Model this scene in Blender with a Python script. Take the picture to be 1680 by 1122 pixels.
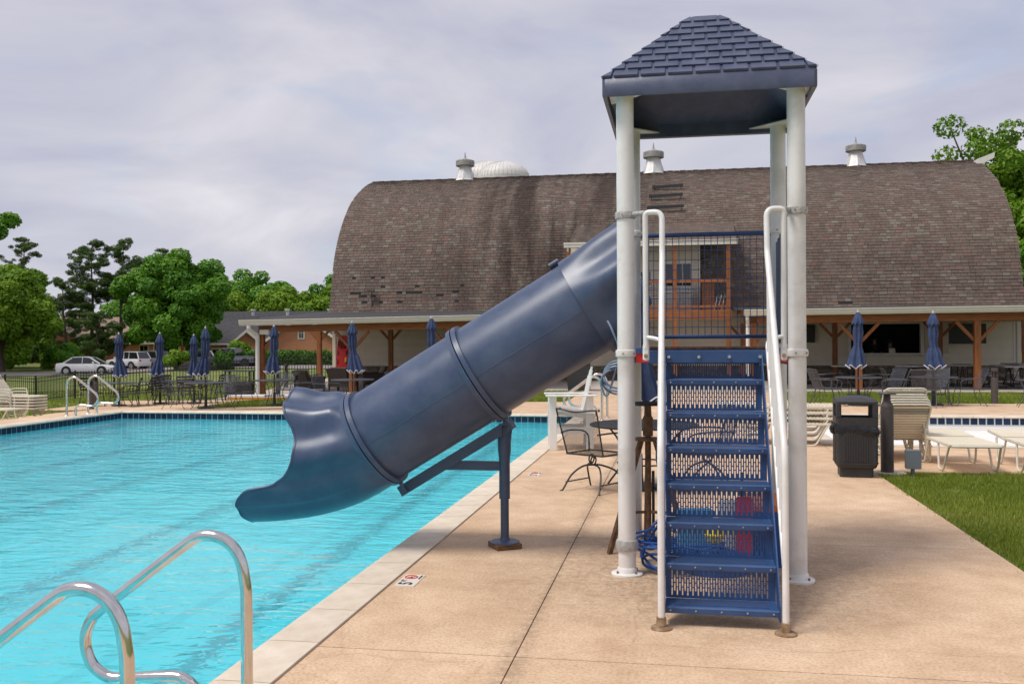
import bpy, math, random
import numpy as np
from mathutils import Vector, Matrix
for o in list(bpy.data.objects): bpy.data.objects.remove(o)
R = math.radians
SC = bpy.context.scene
COL = SC.collection
PI = math.pi

# ------------------------------------------------------------------ camera
cam_d = bpy.data.cameras.new('camera'); cam = bpy.data.objects.new('camera', cam_d); COL.objects.link(cam)
cam_d.sensor_width = 36.0; cam_d.lens = 33.0; cam_d.clip_start = 0.05; cam_d.clip_end = 3000
cam.matrix_world = Matrix.Translation((0, 0, 1.65)) @ Matrix.Rotation(R(10), 4, 'Z') @ Matrix.Rotation(R(90), 4, 'X') @ Matrix.Rotation(R(-0.3), 4, 'Z')
cam_d.dof.use_dof = True; cam_d.dof.focus_distance = 7.0; cam_d.dof.aperture_fstop = 7.0
SC.camera = cam

# ------------------------------------------------------------------ world
SUN_EL, SUN_AZ = 60, 236          # azimuth clockwise from +Y: the sun stands high on the left, behind thin cloud
w = bpy.data.worlds.new('World'); SC.world = w; w.use_nodes = True
nt = w.node_tree; nt.nodes.clear()
def wn(t, **k):
    n = nt.nodes.new(t)
    for a, b in k.items(): setattr(n, a, b)
    return n
out = wn('ShaderNodeOutputWorld')
sky = wn('ShaderNodeTexSky', sky_type='NISHITA', sun_disc=False); sky.sun_elevation = R(SUN_EL); sky.sun_rotation = R(SUN_AZ)
bg1 = wn('ShaderNodeBackground'); bg1.inputs[1].default_value = 0.08
nt.links.new(sky.outputs[0], bg1.inputs[0])
tc = wn('ShaderNodeTexCoord'); sep = wn('ShaderNodeSeparateXYZ'); nt.links.new(tc.outputs['Generated'], sep.inputs[0])
ad = wn('ShaderNodeMath', operation='ADD'); ad.inputs[1].default_value = 0.22; nt.links.new(sep.outputs[2], ad.inputs[0])
mx = wn('ShaderNodeMath', operation='MAXIMUM'); mx.inputs[1].default_value = 0.12; nt.links.new(ad.outputs[0], mx.inputs[0])
dx = wn('ShaderNodeMath', operation='DIVIDE'); nt.links.new(sep.outputs[0], dx.inputs[0]); nt.links.new(mx.outputs[0], dx.inputs[1])
dy = wn('ShaderNodeMath', operation='DIVIDE'); nt.links.new(sep.outputs[1], dy.inputs[0]); nt.links.new(mx.outputs[0], dy.inputs[1])
cb = wn('ShaderNodeCombineXYZ'); nt.links.new(dx.outputs[0], cb.inputs[0]); nt.links.new(dy.outputs[0], cb.inputs[1])
n1 = wn('ShaderNodeTexNoise'); n1.inputs['Scale'].default_value = 1.35; n1.inputs['Detail'].default_value = 7; n1.inputs['Roughness'].default_value = 0.52; n1.inputs['Distortion'].default_value = 0.5
nt.links.new(cb.outputs[0], n1.inputs['Vector'])
cr = wn('ShaderNodeValToRGB'); e = cr.color_ramp.elements
e[0].position = 0.25; e[0].color = (0.205, 0.218, 0.282, 1)
e[1].position = 0.72; e[1].color = (0.425, 0.407, 0.43, 1)
m = e.new(0.43); m.color = (0.285, 0.285, 0.34, 1)
m = e.new(0.56); m.color = (0.342, 0.335, 0.372, 1)
nt.links.new(n1.outputs[0], cr.inputs[0])
bg2 = wn('ShaderNodeBackground'); bg2.inputs[1].default_value = 1.0; nt.links.new(cr.outputs[0], bg2.inputs[0])
n2 = wn('ShaderNodeTexNoise'); n2.inputs['Scale'].default_value = 1.7; n2.inputs['Detail'].default_value = 6; n2.inputs['Distortion'].default_value = 0.8
mp = wn('ShaderNodeMapping'); mp.inputs['Location'].default_value = (3.3, 1.7, 0); nt.links.new(cb.outputs[0], mp.inputs[0]); nt.links.new(mp.outputs[0], n2.inputs['Vector'])
c2 = wn('ShaderNodeValToRGB'); c2.color_ramp.elements[0].position = 0.30; c2.color_ramp.elements[0].color = (0.62, 0.62, 0.62, 1); c2.color_ramp.elements[1].position = 0.46; c2.color_ramp.elements[1].color = (0.94, 0.94, 0.94, 1)
nt.links.new(n2.outputs[0], c2.inputs[0])
mxs = wn('ShaderNodeMixShader'); nt.links.new(c2.outputs[0], mxs.inputs[0]); nt.links.new(bg1.outputs[0], mxs.inputs[1]); nt.links.new(bg2.outputs[0], mxs.inputs[2])
nt.links.new(mxs.outputs[0], out.inputs[0])

# ------------------------------------------------------------------ sun
sd = bpy.data.lights.new('sun', 'SUN'); sd.energy = 1.5; sd.angle = R(20); sd.color = (1.0, 0.95, 0.88)
sun = bpy.data.objects.new('sun', sd); COL.objects.link(sun)
az, el = R(SUN_AZ), R(SUN_EL)
sv = Vector((math.sin(az) * math.cos(el), math.cos(az) * math.cos(el), math.sin(el)))
sun.rotation_euler = sv.to_track_quat('Z', 'Y').to_euler(); sun.location = (-20, -20, 40)

vs = SC.view_settings; vs.view_transform = 'Standard'; vs.look = 'None'; vs.exposure = 0.95; vs.gamma = 1.0; vs.use_curve_mapping = False
SC.render.engine = 'CYCLES'; SC.cycles.max_bounces = 8; SC.cycles.transparent_max_bounces = 8

# ------------------------------------------------------------------ materials
MATS = {}
def mat(name, col, rough=0.55, metal=0.0, col2=None, ns=6.0, nd=5.0, bump=0.0, bs=60.0, orand=0.0, spec=0.5, coat=0.0, stretch=None, ramp=(0.35, 0.65), rv=0.0):
    if name in MATS: return MATS[name]
    m = bpy.data.materials.new(name); m.use_nodes = True; t = m.node_tree; b = t.nodes['Principled BSDF']
    N = t.nodes.new; L = t.links.new
    b.inputs['Base Color'].default_value = (*col, 1); b.inputs['Roughness'].default_value = rough; b.inputs['Metallic'].default_value = metal
    b.inputs['Specular IOR Level'].default_value = spec
    if coat: b.inputs['Coat Weight'].default_value = coat; b.inputs['Coat Roughness'].default_value = 0.08
    tcn = N('ShaderNodeTexCoord'); mpn = N('ShaderNodeMapping'); L(tcn.outputs['Object'], mpn.inputs[0])
    if stretch: mpn.inputs['Scale'].default_value = stretch
    src = None
    if col2 is not None:
        nz = N('ShaderNodeTexNoise'); nz.inputs['Scale'].default_value = ns; nz.inputs['Detail'].default_value = nd; nz.inputs['Roughness'].default_value = 0.62
        L(mpn.outputs[0], nz.inputs['Vector'])
        rp = N('ShaderNodeValToRGB'); rp.color_ramp.elements[0].position = ramp[0]; rp.color_ramp.elements[1].position = ramp[1]
        rp.color_ramp.elements[0].color = (*col, 1); rp.color_ramp.elements[1].color = (*col2, 1)
        L(nz.outputs[0], rp.inputs[0]); src = rp.outputs[0]
        if rv:
            mr = N('ShaderNodeMapRange'); mr.inputs['To Min'].default_value = rough - rv; mr.inputs['To Max'].default_value = rough + rv
            L(nz.outputs[0], mr.inputs[0]); L(mr.outputs[0], b.inputs['Roughness'])
    if orand:
        oi = N('ShaderNodeObjectInfo'); mr = N('ShaderNodeMapRange'); mr.inputs['To Min'].default_value = 1 - orand; mr.inputs['To Max'].default_value = 1 + orand
        L(oi.outputs['Random'], mr.inputs[0])
        hs = N('ShaderNodeHueSaturation'); L(mr.outputs[0], hs.inputs['Value'])
        if src is None: hs.inputs['Color'].default_value = (*col, 1)
        else: L(src, hs.inputs['Color'])
        src = hs.outputs[0]
    if src is not None: L(src, b.inputs['Base Color'])
    if bump:
        nb = N('ShaderNodeTexNoise'); nb.inputs['Scale'].default_value = bs; nb.inputs['Detail'].default_value = 4
        L(mpn.outputs[0], nb.inputs['Vector'])
        bn = N('ShaderNodeBump'); bn.inputs['Strength'].default_value = bump; bn.inputs['Distance'].default_value = 0.02
        L(nb.outputs[0], bn.inputs['Height']); L(bn.outputs[0], b.inputs['Normal'])
    MATS[name] = m
    return m
def ramp_mat(name, stops, source, rough=0.8, bump=0.0, bs=30, trans=0.0, stain=None):
    """colours picked piece by piece: source 'face' reads the face attribute rnd, 'object' the object's random number"""
    m = bpy.data.materials.new(name); m.use_nodes = True; t = m.node_tree; b = t.nodes['Principled BSDF']; N = t.nodes.new; L = t.links.new
    if source == 'face':
        a = N('ShaderNodeAttribute'); a.attribute_name = 'rnd'; f = a.outputs['Fac']
    else:
        a = N('ShaderNodeObjectInfo'); f = a.outputs['Random']
    rp = N('ShaderNodeValToRGB'); el = rp.color_ramp.elements
    el[0].position = stops[0][0]; el[0].color = (*stops[0][1], 1); el[1].position = stops[-1][0]; el[1].color = (*stops[-1][1], 1)
    for p, c in stops[1:-1]:
        q = el.new(p); q.color = (*c, 1)
    L(f, rp.inputs[0]); src = rp.outputs[0]
    if stain:
        g = N('ShaderNodeNewGeometry'); mp_ = N('ShaderNodeMapping'); mp_.inputs['Scale'].default_value = stain['scale']; L(g.outputs['Position'], mp_.inputs[0])
        nz = N('ShaderNodeTexNoise'); nz.inputs['Scale'].default_value = 1.0; nz.inputs['Detail'].default_value = 5; L(mp_.outputs[0], nz.inputs['Vector'])
        sr = N('ShaderNodeValToRGB'); sr.color_ramp.elements[0].position = 0.42; sr.color_ramp.elements[0].color = (*stain['col'], 1); sr.color_ramp.elements[1].position = 0.62; sr.color_ramp.elements[1].color = (1, 1, 1, 1)
        L(nz.outputs[0], sr.inputs[0])
        sx = N('ShaderNodeSeparateXYZ'); L(g.outputs['Position'], sx.inputs[0]); m1 = N('ShaderNodeMath'); m1.operation = 'ADD'; m1.inputs[1].default_value = 5.6; L(sx.outputs[0], m1.inputs[0])
        m2 = N('ShaderNodeMath'); m2.operation = 'ABSOLUTE'; L(m1.outputs[0], m2.inputs[0]); m3 = N('ShaderNodeMapRange'); m3.interpolation_type = 'SMOOTHSTEP'; m3.inputs['From Min'].default_value = 1.0; m3.inputs['From Max'].default_value = 6.5; m3.inputs['To Min'].default_value = 1.0; m3.inputs['To Max'].default_value = 0.18; L(m2.outputs[0], m3.inputs[0])
        mm = N('ShaderNodeMix'); mm.data_type = 'RGBA'; mm.blend_type = 'MULTIPLY'; L(m3.outputs[0], mm.inputs['Factor'])
        L(src, mm.inputs['A']); L(sr.outputs[0], mm.inputs['B']); src = mm.outputs['Result']
    L(src, b.inputs['Base Color']); b.inputs['Roughness'].default_value = rough; b.inputs['Specular IOR Level'].default_value = 0.3
    if trans:
        tr = N('ShaderNodeBsdfTranslucent'); L(src, tr.inputs[0]); ms = N('ShaderNodeMixShader'); ms.inputs[0].default_value = trans
        L(b.outputs[0], ms.inputs[1]); L(tr.outputs[0], ms.inputs[2]); L(ms.outputs[0], t.nodes['Material Output'].inputs[0])
    if bump:
        nb = N('ShaderNodeTexNoise'); nb.inputs['Scale'].default_value = bs; tcn = N('ShaderNodeTexCoord'); L(tcn.outputs['Object'], nb.inputs['Vector'])
        bn = N('ShaderNodeBump'); bn.inputs['Strength'].default_value = bump; bn.inputs['Distance'].default_value = 0.02; L(nb.outputs[0], bn.inputs['Height']); L(bn.outputs[0], b.inputs['Normal'])
    return m

NAVY = mat('navy_plastic', (0.032, 0.055, 0.116), 0.36, col2=(0.062, 0.088, 0.152), ns=4.5, nd=9, bump=0.02, bs=70, spec=0.55, rv=0.10)
NAVY_ROOF = mat('navy_roof_plastic', (0.058, 0.072, 0.128), 0.42, col2=(0.088, 0.102, 0.165), ns=7, bump=0.05, bs=60)
NAVY_STEEL = mat('navy_coated_steel', (0.022, 0.066, 0.185), 0.42, col2=(0.034, 0.086, 0.215), ns=9, bump=0.06, bs=120)
NAVY_PIPE = mat('navy_painted_pipe', (0.040, 0.064, 0.120), 0.4, col2=(0.055, 0.075, 0.125), ns=10)
WHITE_POST = mat('white_painted_steel', (0.58, 0.55, 0.50), 0.42, col2=(0.78, 0.755, 0.73), ns=3.0, nd=9, ramp=(0.30, 0.52), bump=0.02, bs=40)
WHITE_RAIL = mat('white_painted_rail', (0.70, 0.68, 0.65), 0.36, col2=(0.80, 0.78, 0.76), ns=6)
GALV = mat('galvanised_collar', (0.33, 0.32, 0.31), 0.6, 0.3, col2=(0.56, 0.54, 0.52), ns=30, bump=0.3, bs=90)
RUST = mat('rusty_steel', (0.10, 0.050, 0.025), 0.8, 0.2, col2=(0.24, 0.13, 0.07), ns=18, bump=0.25, bs=70)
RUSTRING = mat('rust_stained_flange', (0.22, 0.12, 0.05), 0.75, 0.3, col2=(0.40, 0.30, 0.20), ns=25, bump=0.25, bs=70)
CHROME = mat('polished_stainless', (0.62, 0.60, 0.58), 0.13, 1.0, col2=(0.70, 0.68, 0.66), ns=12, rv=0.05)
BLACKIRON = mat('black_wrought_iron', (0.020, 0.021, 0.026), 0.5, col2=(0.035, 0.035, 0.040), ns=20)
GREYIRON = mat('grey_mesh_iron', (0.055, 0.060, 0.075), 0.5, col2=(0.075, 0.080, 0.095), ns=15)
BLACKFENCE = mat('black_fence_coat', (0.012, 0.012, 0.013), 0.45)
CANVAS = mat('navy_canvas', (0.020, 0.040, 0.105), 0.85, col2=(0.045, 0.070, 0.150), ns=7, bump=0.2, bs=60)
WTRIM = mat('white_canvas_trim', (0.74, 0.73, 0.74), 0.8)
BROWNPOLE = mat('bronze_umbrella_pole', (0.075, 0.045, 0.035), 0.5)
CREAMTUBE = mat('cream_coated_tube', (0.62, 0.58, 0.47), 0.42, col2=(0.68, 0.64, 0.54), ns=8)
STRAP = mat('cream_vinyl_strap', (0.66, 0.59, 0.44), 0.5, col2=(0.72, 0.65, 0.51), ns=5, orand=0.08)
GREYSTRAP = mat('grey_vinyl_strap', (0.30, 0.29, 0.26), 0.5)
BINBLACK = mat('black_bin_plastic', (0.026, 0.026, 0.028), 0.5, col2=(0.036, 0.036, 0.038), ns=30, bump=0.25, bs=150)
BAG = mat('black_bin_bag', (0.010, 0.010, 0.013), 0.28, bump=0.6, bs=25)
BOLLARD = mat('bronze_bollard', (0.060, 0.048, 0.046), 0.55, col2=(0.085, 0.070, 0.064), ns=14, bump=0.1)
GREYBOX = mat('grey_electrical_box', (0.155, 0.175, 0.195), 0.5)
WOODBLOCK = mat('weathered_wood_block', (0.10, 0.045, 0.018), 0.75, col2=(0.21, 0.11, 0.05), ns=6, stretch=(1, 8, 8))
CEDAR = mat('stained_cedar', (0.24, 0.078, 0.018), 0.6, col2=(0.36, 0.13, 0.035), ns=3, stretch=(0.7, 6, 6), bump=0.05, orand=0.08)
CEDARV = mat('stained_cedar_upright', (0.21, 0.068, 0.018), 0.6, col2=(0.33, 0.12, 0.032), ns=3, stretch=(6, 6, 0.7), bump=0.05, orand=0.08)
GUTTER = mat('cream_gutter', (0.66, 0.63, 0.55), 0.5, col2=(0.72, 0.69, 0.61), ns=2)
SIDING = mat('cream_lap_siding', (0.66, 0.59, 0.47), 0.65, col2=(0.71, 0.64, 0.52), ns=2.5, orand=0.035)
TRIM = mat('white_trim', (0.72, 0.70, 0.65), 0.55)
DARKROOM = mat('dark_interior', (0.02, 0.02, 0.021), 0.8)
DARKROOF = mat('charcoal_roofing', (0.030, 0.030, 0.034), 0.85, col2=(0.048, 0.047, 0.050), ns=14, bump=0.3)
FELT = mat('roof_felt', (0.030, 0.027, 0.026), 0.95)
STONE = mat('stacked_stone', (0.11, 0.085, 0.065), 0.85, col2=(0.25, 0.20, 0.155), ns=9, orand=0.35, bump=0.5, bs=20)
TVBLACK = mat('television_black', (0.006, 0.006, 0.007), 0.4)
GALVVENT = mat('weathered_galvanised', (0.52, 0.51, 0.50), 0.5, 0.35, col2=(0.70, 0.69, 0.67), ns=5, nd=8)
VENTCAP = mat('tarnished_vent_cap', (0.24, 0.23, 0.21), 0.65, 0.35, col2=(0.42, 0.41, 0.39), ns=7, nd=8)
SILO = mat('silo_dome_metal', (0.60, 0.58, 0.55), 0.5, 0.0, col2=(0.68, 0.66, 0.63), ns=4)
PICNIC = mat('grey_picnic_plank', (0.33, 0.32, 0.31), 0.6, col2=(0.42, 0.41, 0.39), ns=5)
WICKER = mat('dark_brown_wicker', (0.030, 0.020, 0.016), 0.7, col2=(0.055, 0.038, 0.030), ns=50, bump=0.5, bs=120)
CUSHION = mat('taupe_cushion', (0.22, 0.175, 0.135), 0.9, col2=(0.27, 0.22, 0.175), ns=10, bump=0.1)
ADIR_BLUE = mat('navy_poly_lumber', (0.020, 0.060, 0.125), 0.5)
WHITEPOLY = mat('white_poly_lumber', (0.74, 0.72, 0.67), 0.5, col2=(0.80, 0.78, 0.74), ns=4)
SEATGREY = mat('weathered_seat_plank', (0.46, 0.41, 0.38), 0.7)
RED = mat('red_plastic', (0.62, 0.012, 0.012), 0.4)
ORANGE = mat('orange_plastic', (0.70, 0.16, 0.02), 0.45)
YELLOW = mat('yellow_plastic', (0.75, 0.58, 0.02), 0.45)
LTBLUE = mat('light_blue_foam', (0.10, 0.36, 0.62), 0.6)
HOSEBLUE = mat('blue_rubber_hose', (0.012, 0.075, 0.30), 0.45)
HOSEGREY = mat('grey_blue_hose', (0.17, 0.23, 0.32), 0.4)
RUBBER = mat('tyre_rubber', (0.015, 0.015, 0.016), 0.85)
GLASSDARK = mat('dark_window_glass', (0.010, 0.012, 0.014), 0.06, spec=0.8)
GLASSCAR = mat('tinted_car_glass', (0.016, 0.019, 0.022), 0.05, spec=0.8)
ALLOY = mat('alloy_wheel', (0.50, 0.50, 0.50), 0.3, 0.8)
BRICKM = None
def brick_mat(name, c1, c2, mortar, scale):
    m = bpy.data.materials.new(name); m.use_nodes = True; t = m.node_tree; b = t.nodes['Principled BSDF']; N = t.nodes.new; L = t.links.new
    tcn = N('ShaderNodeTexCoord'); sp = N('ShaderNodeSeparateXYZ'); L(tcn.outputs['Object'], sp.inputs[0]); c = N('ShaderNodeCombineXYZ')
    s = N('ShaderNodeMath'); s.operation = 'ADD'; L(sp.outputs[0], s.inputs[0]); L(sp.outputs[1], s.inputs[1]); L(s.outputs[0], c.inputs[0]); L(sp.outputs[2], c.inputs[1])
    bk = N('ShaderNodeTexBrick'); bk.inputs['Scale'].default_value = scale; bk.inputs['Color1'].default_value = (*c1, 1); bk.inputs['Color2'].default_value = (*c2, 1); bk.inputs['Mortar'].default_value = (*mortar, 1)
    bk.inputs['Brick Width'].default_value = 0.24; bk.inputs['Row Height'].default_value = 0.08; bk.inputs['Mortar Size'].default_value = 0.008
    L(c.outputs[0], bk.inputs['Vector']); L(bk.outputs[0], b.inputs['Base Color']); b.inputs['Roughness'].default_value = 0.85
    return m
BRICK = brick_mat('orange_red_brick', (0.50, 0.165, 0.070), (0.58, 0.225, 0.11), (0.40, 0.30, 0.24), 1.0)
# pool deck: sprayed texture concrete
def deck_mat():
    m = bpy.data.materials.new('tan_textured_concrete'); m.use_nodes = True; t = m.node_tree; b = t.nodes['Principled BSDF']; N = t.nodes.new; L = t.links.new
    g = N('ShaderNodeNewGeometry')
    def noise(sc, det, ro=0.6):
        n = N('ShaderNodeTexNoise'); n.inputs['Scale'].default_value = sc; n.inputs['Detail'].default_value = det; n.inputs['Roughness'].default_value = ro; L(g.outputs['Position'], n.inputs['Vector']); return n
    def rampn(src, p0, c0, p1, c1):
        r = N('ShaderNodeValToRGB'); r.color_ramp.elements[0].position = p0; r.color_ramp.elements[0].color = (*c0, 1); r.color_ramp.elements[1].position = p1; r.color_ramp.elements[1].color = (*c1, 1); L(src, r.inputs[0]); return r
    def mul(a, b_, f=1.0, bt='MULTIPLY'):
        x = N('ShaderNodeMix'); x.data_type = 'RGBA'; x.blend_type = bt; x.inputs['Factor'].default_value = f; L(a, x.inputs['A']); L(b_, x.inputs['B']); return x.outputs['Result']
    base = rampn(noise(0.55, 5).outputs[0], 0.3, (0.60, 0.415, 0.265), 0.7, (0.69, 0.505, 0.345))
    blot = rampn(noise(2.3, 6, 0.7).outputs[0], 0.30, (0.80, 0.75, 0.70), 0.62, (1.06, 1.07, 1.08))
    grain = rampn(noise(55, 3).outputs[0], 0.36, (0.78, 0.72, 0.66), 0.56, (1.05, 1.06, 1.06))
    pale = rampn(noise(3.1, 9, 0.75).outputs[0], 0.66, (0, 0, 0), 0.78, (0.16, 0.16, 0.17))
    c = mul(base.outputs[0], blot.outputs[0]); c = mul(c, grain.outputs[0], 0.8); c = mul(c, pale.outputs[0], 1.0, 'ADD')
    sp = N('ShaderNodeSeparateXYZ'); L(g.outputs['Position'], sp.inputs[0])
    def mth(op, a, b_=None):
        q = N('ShaderNodeMath'); q.operation = op
        if isinstance(a, (int, float)): q.inputs[0].default_value = a
        else: L(a, q.inputs[0])
        if b_ is not None:
            if isinstance(b_, (int, float)): q.inputs[1].default_value = b_
            else: L(b_, q.inputs[1])
        return q.outputs[0]
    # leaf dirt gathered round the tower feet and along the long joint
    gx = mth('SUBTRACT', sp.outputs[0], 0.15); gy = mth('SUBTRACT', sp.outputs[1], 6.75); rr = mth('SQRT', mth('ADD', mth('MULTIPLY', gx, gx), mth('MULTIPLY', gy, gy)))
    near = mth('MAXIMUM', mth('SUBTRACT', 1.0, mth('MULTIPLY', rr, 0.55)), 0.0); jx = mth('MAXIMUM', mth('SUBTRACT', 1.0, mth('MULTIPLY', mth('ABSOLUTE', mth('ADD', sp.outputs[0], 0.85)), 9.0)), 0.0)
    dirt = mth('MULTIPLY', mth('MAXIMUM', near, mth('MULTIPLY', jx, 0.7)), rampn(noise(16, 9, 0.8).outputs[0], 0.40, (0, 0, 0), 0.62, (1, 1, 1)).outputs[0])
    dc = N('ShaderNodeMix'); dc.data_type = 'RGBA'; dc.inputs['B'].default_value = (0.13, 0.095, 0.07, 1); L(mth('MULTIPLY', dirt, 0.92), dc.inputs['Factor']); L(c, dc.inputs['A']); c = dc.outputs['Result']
    wv = N('ShaderNodeTexNoise'); wv.inputs['Scale'].default_value = 2.2; wv.inputs['Detail'].default_value = 5; L(g.outputs['Position'], wv.inputs['Vector']); wm_ = N('ShaderNodeMix'); wm_.data_type = 'VECTOR'; wm_.inputs['Factor'].default_value = 0.22; L(g.outputs['Position'], wm_.inputs['A']); L(wv.outputs['Color'], wm_.inputs['B'])
    vo = N('ShaderNodeTexVoronoi'); vo.feature = 'DISTANCE_TO_EDGE'; vo.inputs['Scale'].default_value = 0.42; L(wm_.outputs['Result'], vo.inputs['Vector'])
    crk = rampn(vo.outputs['Distance'], 0.0, (0.74, 0.69, 0.64), 0.0035, (1, 1, 1)); c = mul(c, crk.outputs[0], 0.5)
    oi = N('ShaderNodeObjectInfo'); mr = N('ShaderNodeMapRange'); mr.inputs['To Min'].default_value = 0.96; mr.inputs['To Max'].default_value = 1.04; L(oi.outputs['Random'], mr.inputs[0])
    hs = N('ShaderNodeHueSaturation'); L(c, hs.inputs['Color']); L(mr.outputs[0], hs.inputs['Value'])
    L(hs.outputs[0], b.inputs['Base Color']); b.inputs['Roughness'].default_value = 0.88
    bn = N('ShaderNodeBump'); bn.inputs['Strength'].default_value = 0.55; bn.inputs['Distance'].default_value = 0.006; L(noise(60, 4).outputs[0], bn.inputs['Height']); L(bn.outputs[0], b.inputs['Normal'])
    return m
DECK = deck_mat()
COPING = mat('pale_coping_stone', (0.60, 0.50, 0.385), 0.85, col2=(0.71, 0.62, 0.505), ns=5, nd=8, bump=0.25, bs=80, orand=0.05)
JOINT = mat('dark_joint_filler', (0.12, 0.085, 0.06), 0.95, col2=(0.30, 0.215, 0.145), ns=6)
SLABGREY = mat('grey_porch_concrete', (0.42, 0.37, 0.315), 0.85, col2=(0.49, 0.44, 0.385), ns=1.6)
ROAD = mat('grey_asphalt_road', (0.20, 0.17, 0.165), 0.9, col2=(0.25, 0.215, 0.205), ns=2)
TILE = mat('navy_glazed_tile', (0.007, 0.018, 0.050), 0.4, col2=(0.012, 0.026, 0.064), ns=4, orand=0.35, spec=0.25)
GROUT = mat('pale_grout', (0.50, 0.55, 0.54), 0.85)
PLASTER = mat('aqua_pool_plaster', (0.10, 0.74, 0.84), 0.8, col2=(0.13, 0.79, 0.87), ns=0.5)
LANE = mat('black_lane_tile', (0.05, 0.38, 0.47), 0.5)
WHITEPLASTER = mat('white_wading_plaster', (0.76, 0.73, 0.69), 0.8, col2=(0.80, 0.78, 0.75), ns=1.2)
def water_mat():
    m = bpy.data.materials.new('pool_water'); m.use_nodes = True; t = m.node_tree; b = t.nodes['Principled BSDF']; N = t.nodes.new; L = t.links.new
    b.inputs['Base Color'].default_value = (0.93, 1.0, 1.0, 1); b.inputs['Transmission Weight'].default_value = 1.0; b.inputs['IOR'].default_value = 1.33; b.inputs['Roughness'].default_value = 0.0; b.inputs['Specular IOR Level'].default_value = 0.3
    g = N('ShaderNodeNewGeometry')
    mp1 = N('ShaderNodeMapping'); mp1.inputs['Rotation'].default_value = (0, 0, R(14)); mp1.inputs['Scale'].default_value = (1.6, 4.2, 1); L(g.outputs['Position'], mp1.inputs[0])
    a = N('ShaderNodeTexNoise'); a.inputs['Scale'].default_value = 1.0; a.inputs['Detail'].default_value = 3; a.inputs['Roughness'].default_value = 0.5; a.inputs['Distortion'].default_value = 0.6; L(mp1.outputs[0], a.inputs['Vector'])
    mp2 = N('ShaderNodeMapping'); mp2.inputs['Rotation'].default_value = (0, 0, R(-22)); mp2.inputs['Scale'].default_value = (4.5, 9.5, 1); L(g.outputs['Position'], mp2.inputs[0])
    c = N('ShaderNodeTexNoise'); c.inputs['Scale'].default_value = 1.0; c.inputs['Detail'].default_value = 2; c.inputs['Distortion'].default_value = 0.9; L(mp2.outputs[0], c.inputs['Vector'])
    ml = N('ShaderNodeMath'); ml.operation = 'MULTIPLY_ADD'; L(c.outputs[0], ml.inputs[0]); ml.inputs[1].default_value = 0.42; L(a.outputs[0], ml.inputs[2])
    bn = N('ShaderNodeBump'); bn.inputs['Strength'].default_value = 1.0; bn.inputs['Distance'].default_value = 0.042; L(ml.outputs[0], bn.inputs['Height']); L(bn.outputs[0], b.inputs['Normal'])
    tr = N('ShaderNodeBsdfTransparent'); tr.inputs[0].default_value = (0.90, 1, 1, 1); ms = N('ShaderNodeMixShader'); ms.inputs[0].default_value = 0.16; L(b.outputs[0], ms.inputs[1]); L(tr.outputs[0], ms.inputs[2]); L(ms.outputs[0], t.nodes['Material Output'].inputs[0])
    return m
WATER = water_mat()
SH_STOPS = [(0.0, (0.128, 0.093, 0.077)), (0.25, (0.143, 0.107, 0.089)), (0.45, (0.154, 0.118, 0.098)), (0.66, (0.162, 0.126, 0.105)), (0.77, (0.183, 0.115, 0.092)), (0.88, (0.178, 0.150, 0.124)), (1.0, (0.200, 0.176, 0.146))]
STAIN = dict(scale=(1.3, 0.10, 0.16), col=(0.38, 0.36, 0.35))
SHINGLE_F = ramp_mat('mixed_shingle', SH_STOPS, 'face', 0.9, stain=STAIN)
SHINGLE_O = ramp_mat('mixed_shingle_piece', SH_STOPS, 'object', 0.9, stain=STAIN)
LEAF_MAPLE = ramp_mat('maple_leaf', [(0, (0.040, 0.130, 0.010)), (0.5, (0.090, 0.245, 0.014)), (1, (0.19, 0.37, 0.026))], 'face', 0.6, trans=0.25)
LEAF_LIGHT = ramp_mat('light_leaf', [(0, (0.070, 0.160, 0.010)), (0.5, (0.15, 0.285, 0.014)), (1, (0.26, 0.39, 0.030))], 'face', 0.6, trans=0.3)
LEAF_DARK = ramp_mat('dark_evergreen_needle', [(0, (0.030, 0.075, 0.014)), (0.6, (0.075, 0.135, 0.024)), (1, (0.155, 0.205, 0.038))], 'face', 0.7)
LEAF_HEDGE = ramp_mat('hedge_leaf', [(0, (0.028, 0.085, 0.010)), (0.6, (0.065, 0.165, 0.014)), (1, (0.135, 0.26, 0.018))], 'face', 0.6, trans=0.2)
BLADE = ramp_mat('grass_blade', [(0, (0.105, 0.155, 0.014)), (0.5, (0.205, 0.270, 0.028)), (0.85, (0.31, 0.355, 0.055)), (1, (0.44, 0.38, 0.16))], 'face', 0.7, trans=0.25)
BARK = mat('grey_brown_bark', (0.085, 0.060, 0.045), 0.95, col2=(0.19, 0.145, 0.115), ns=5, stretch=(4, 4, 0.8), bump=0.5, bs=12)
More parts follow.
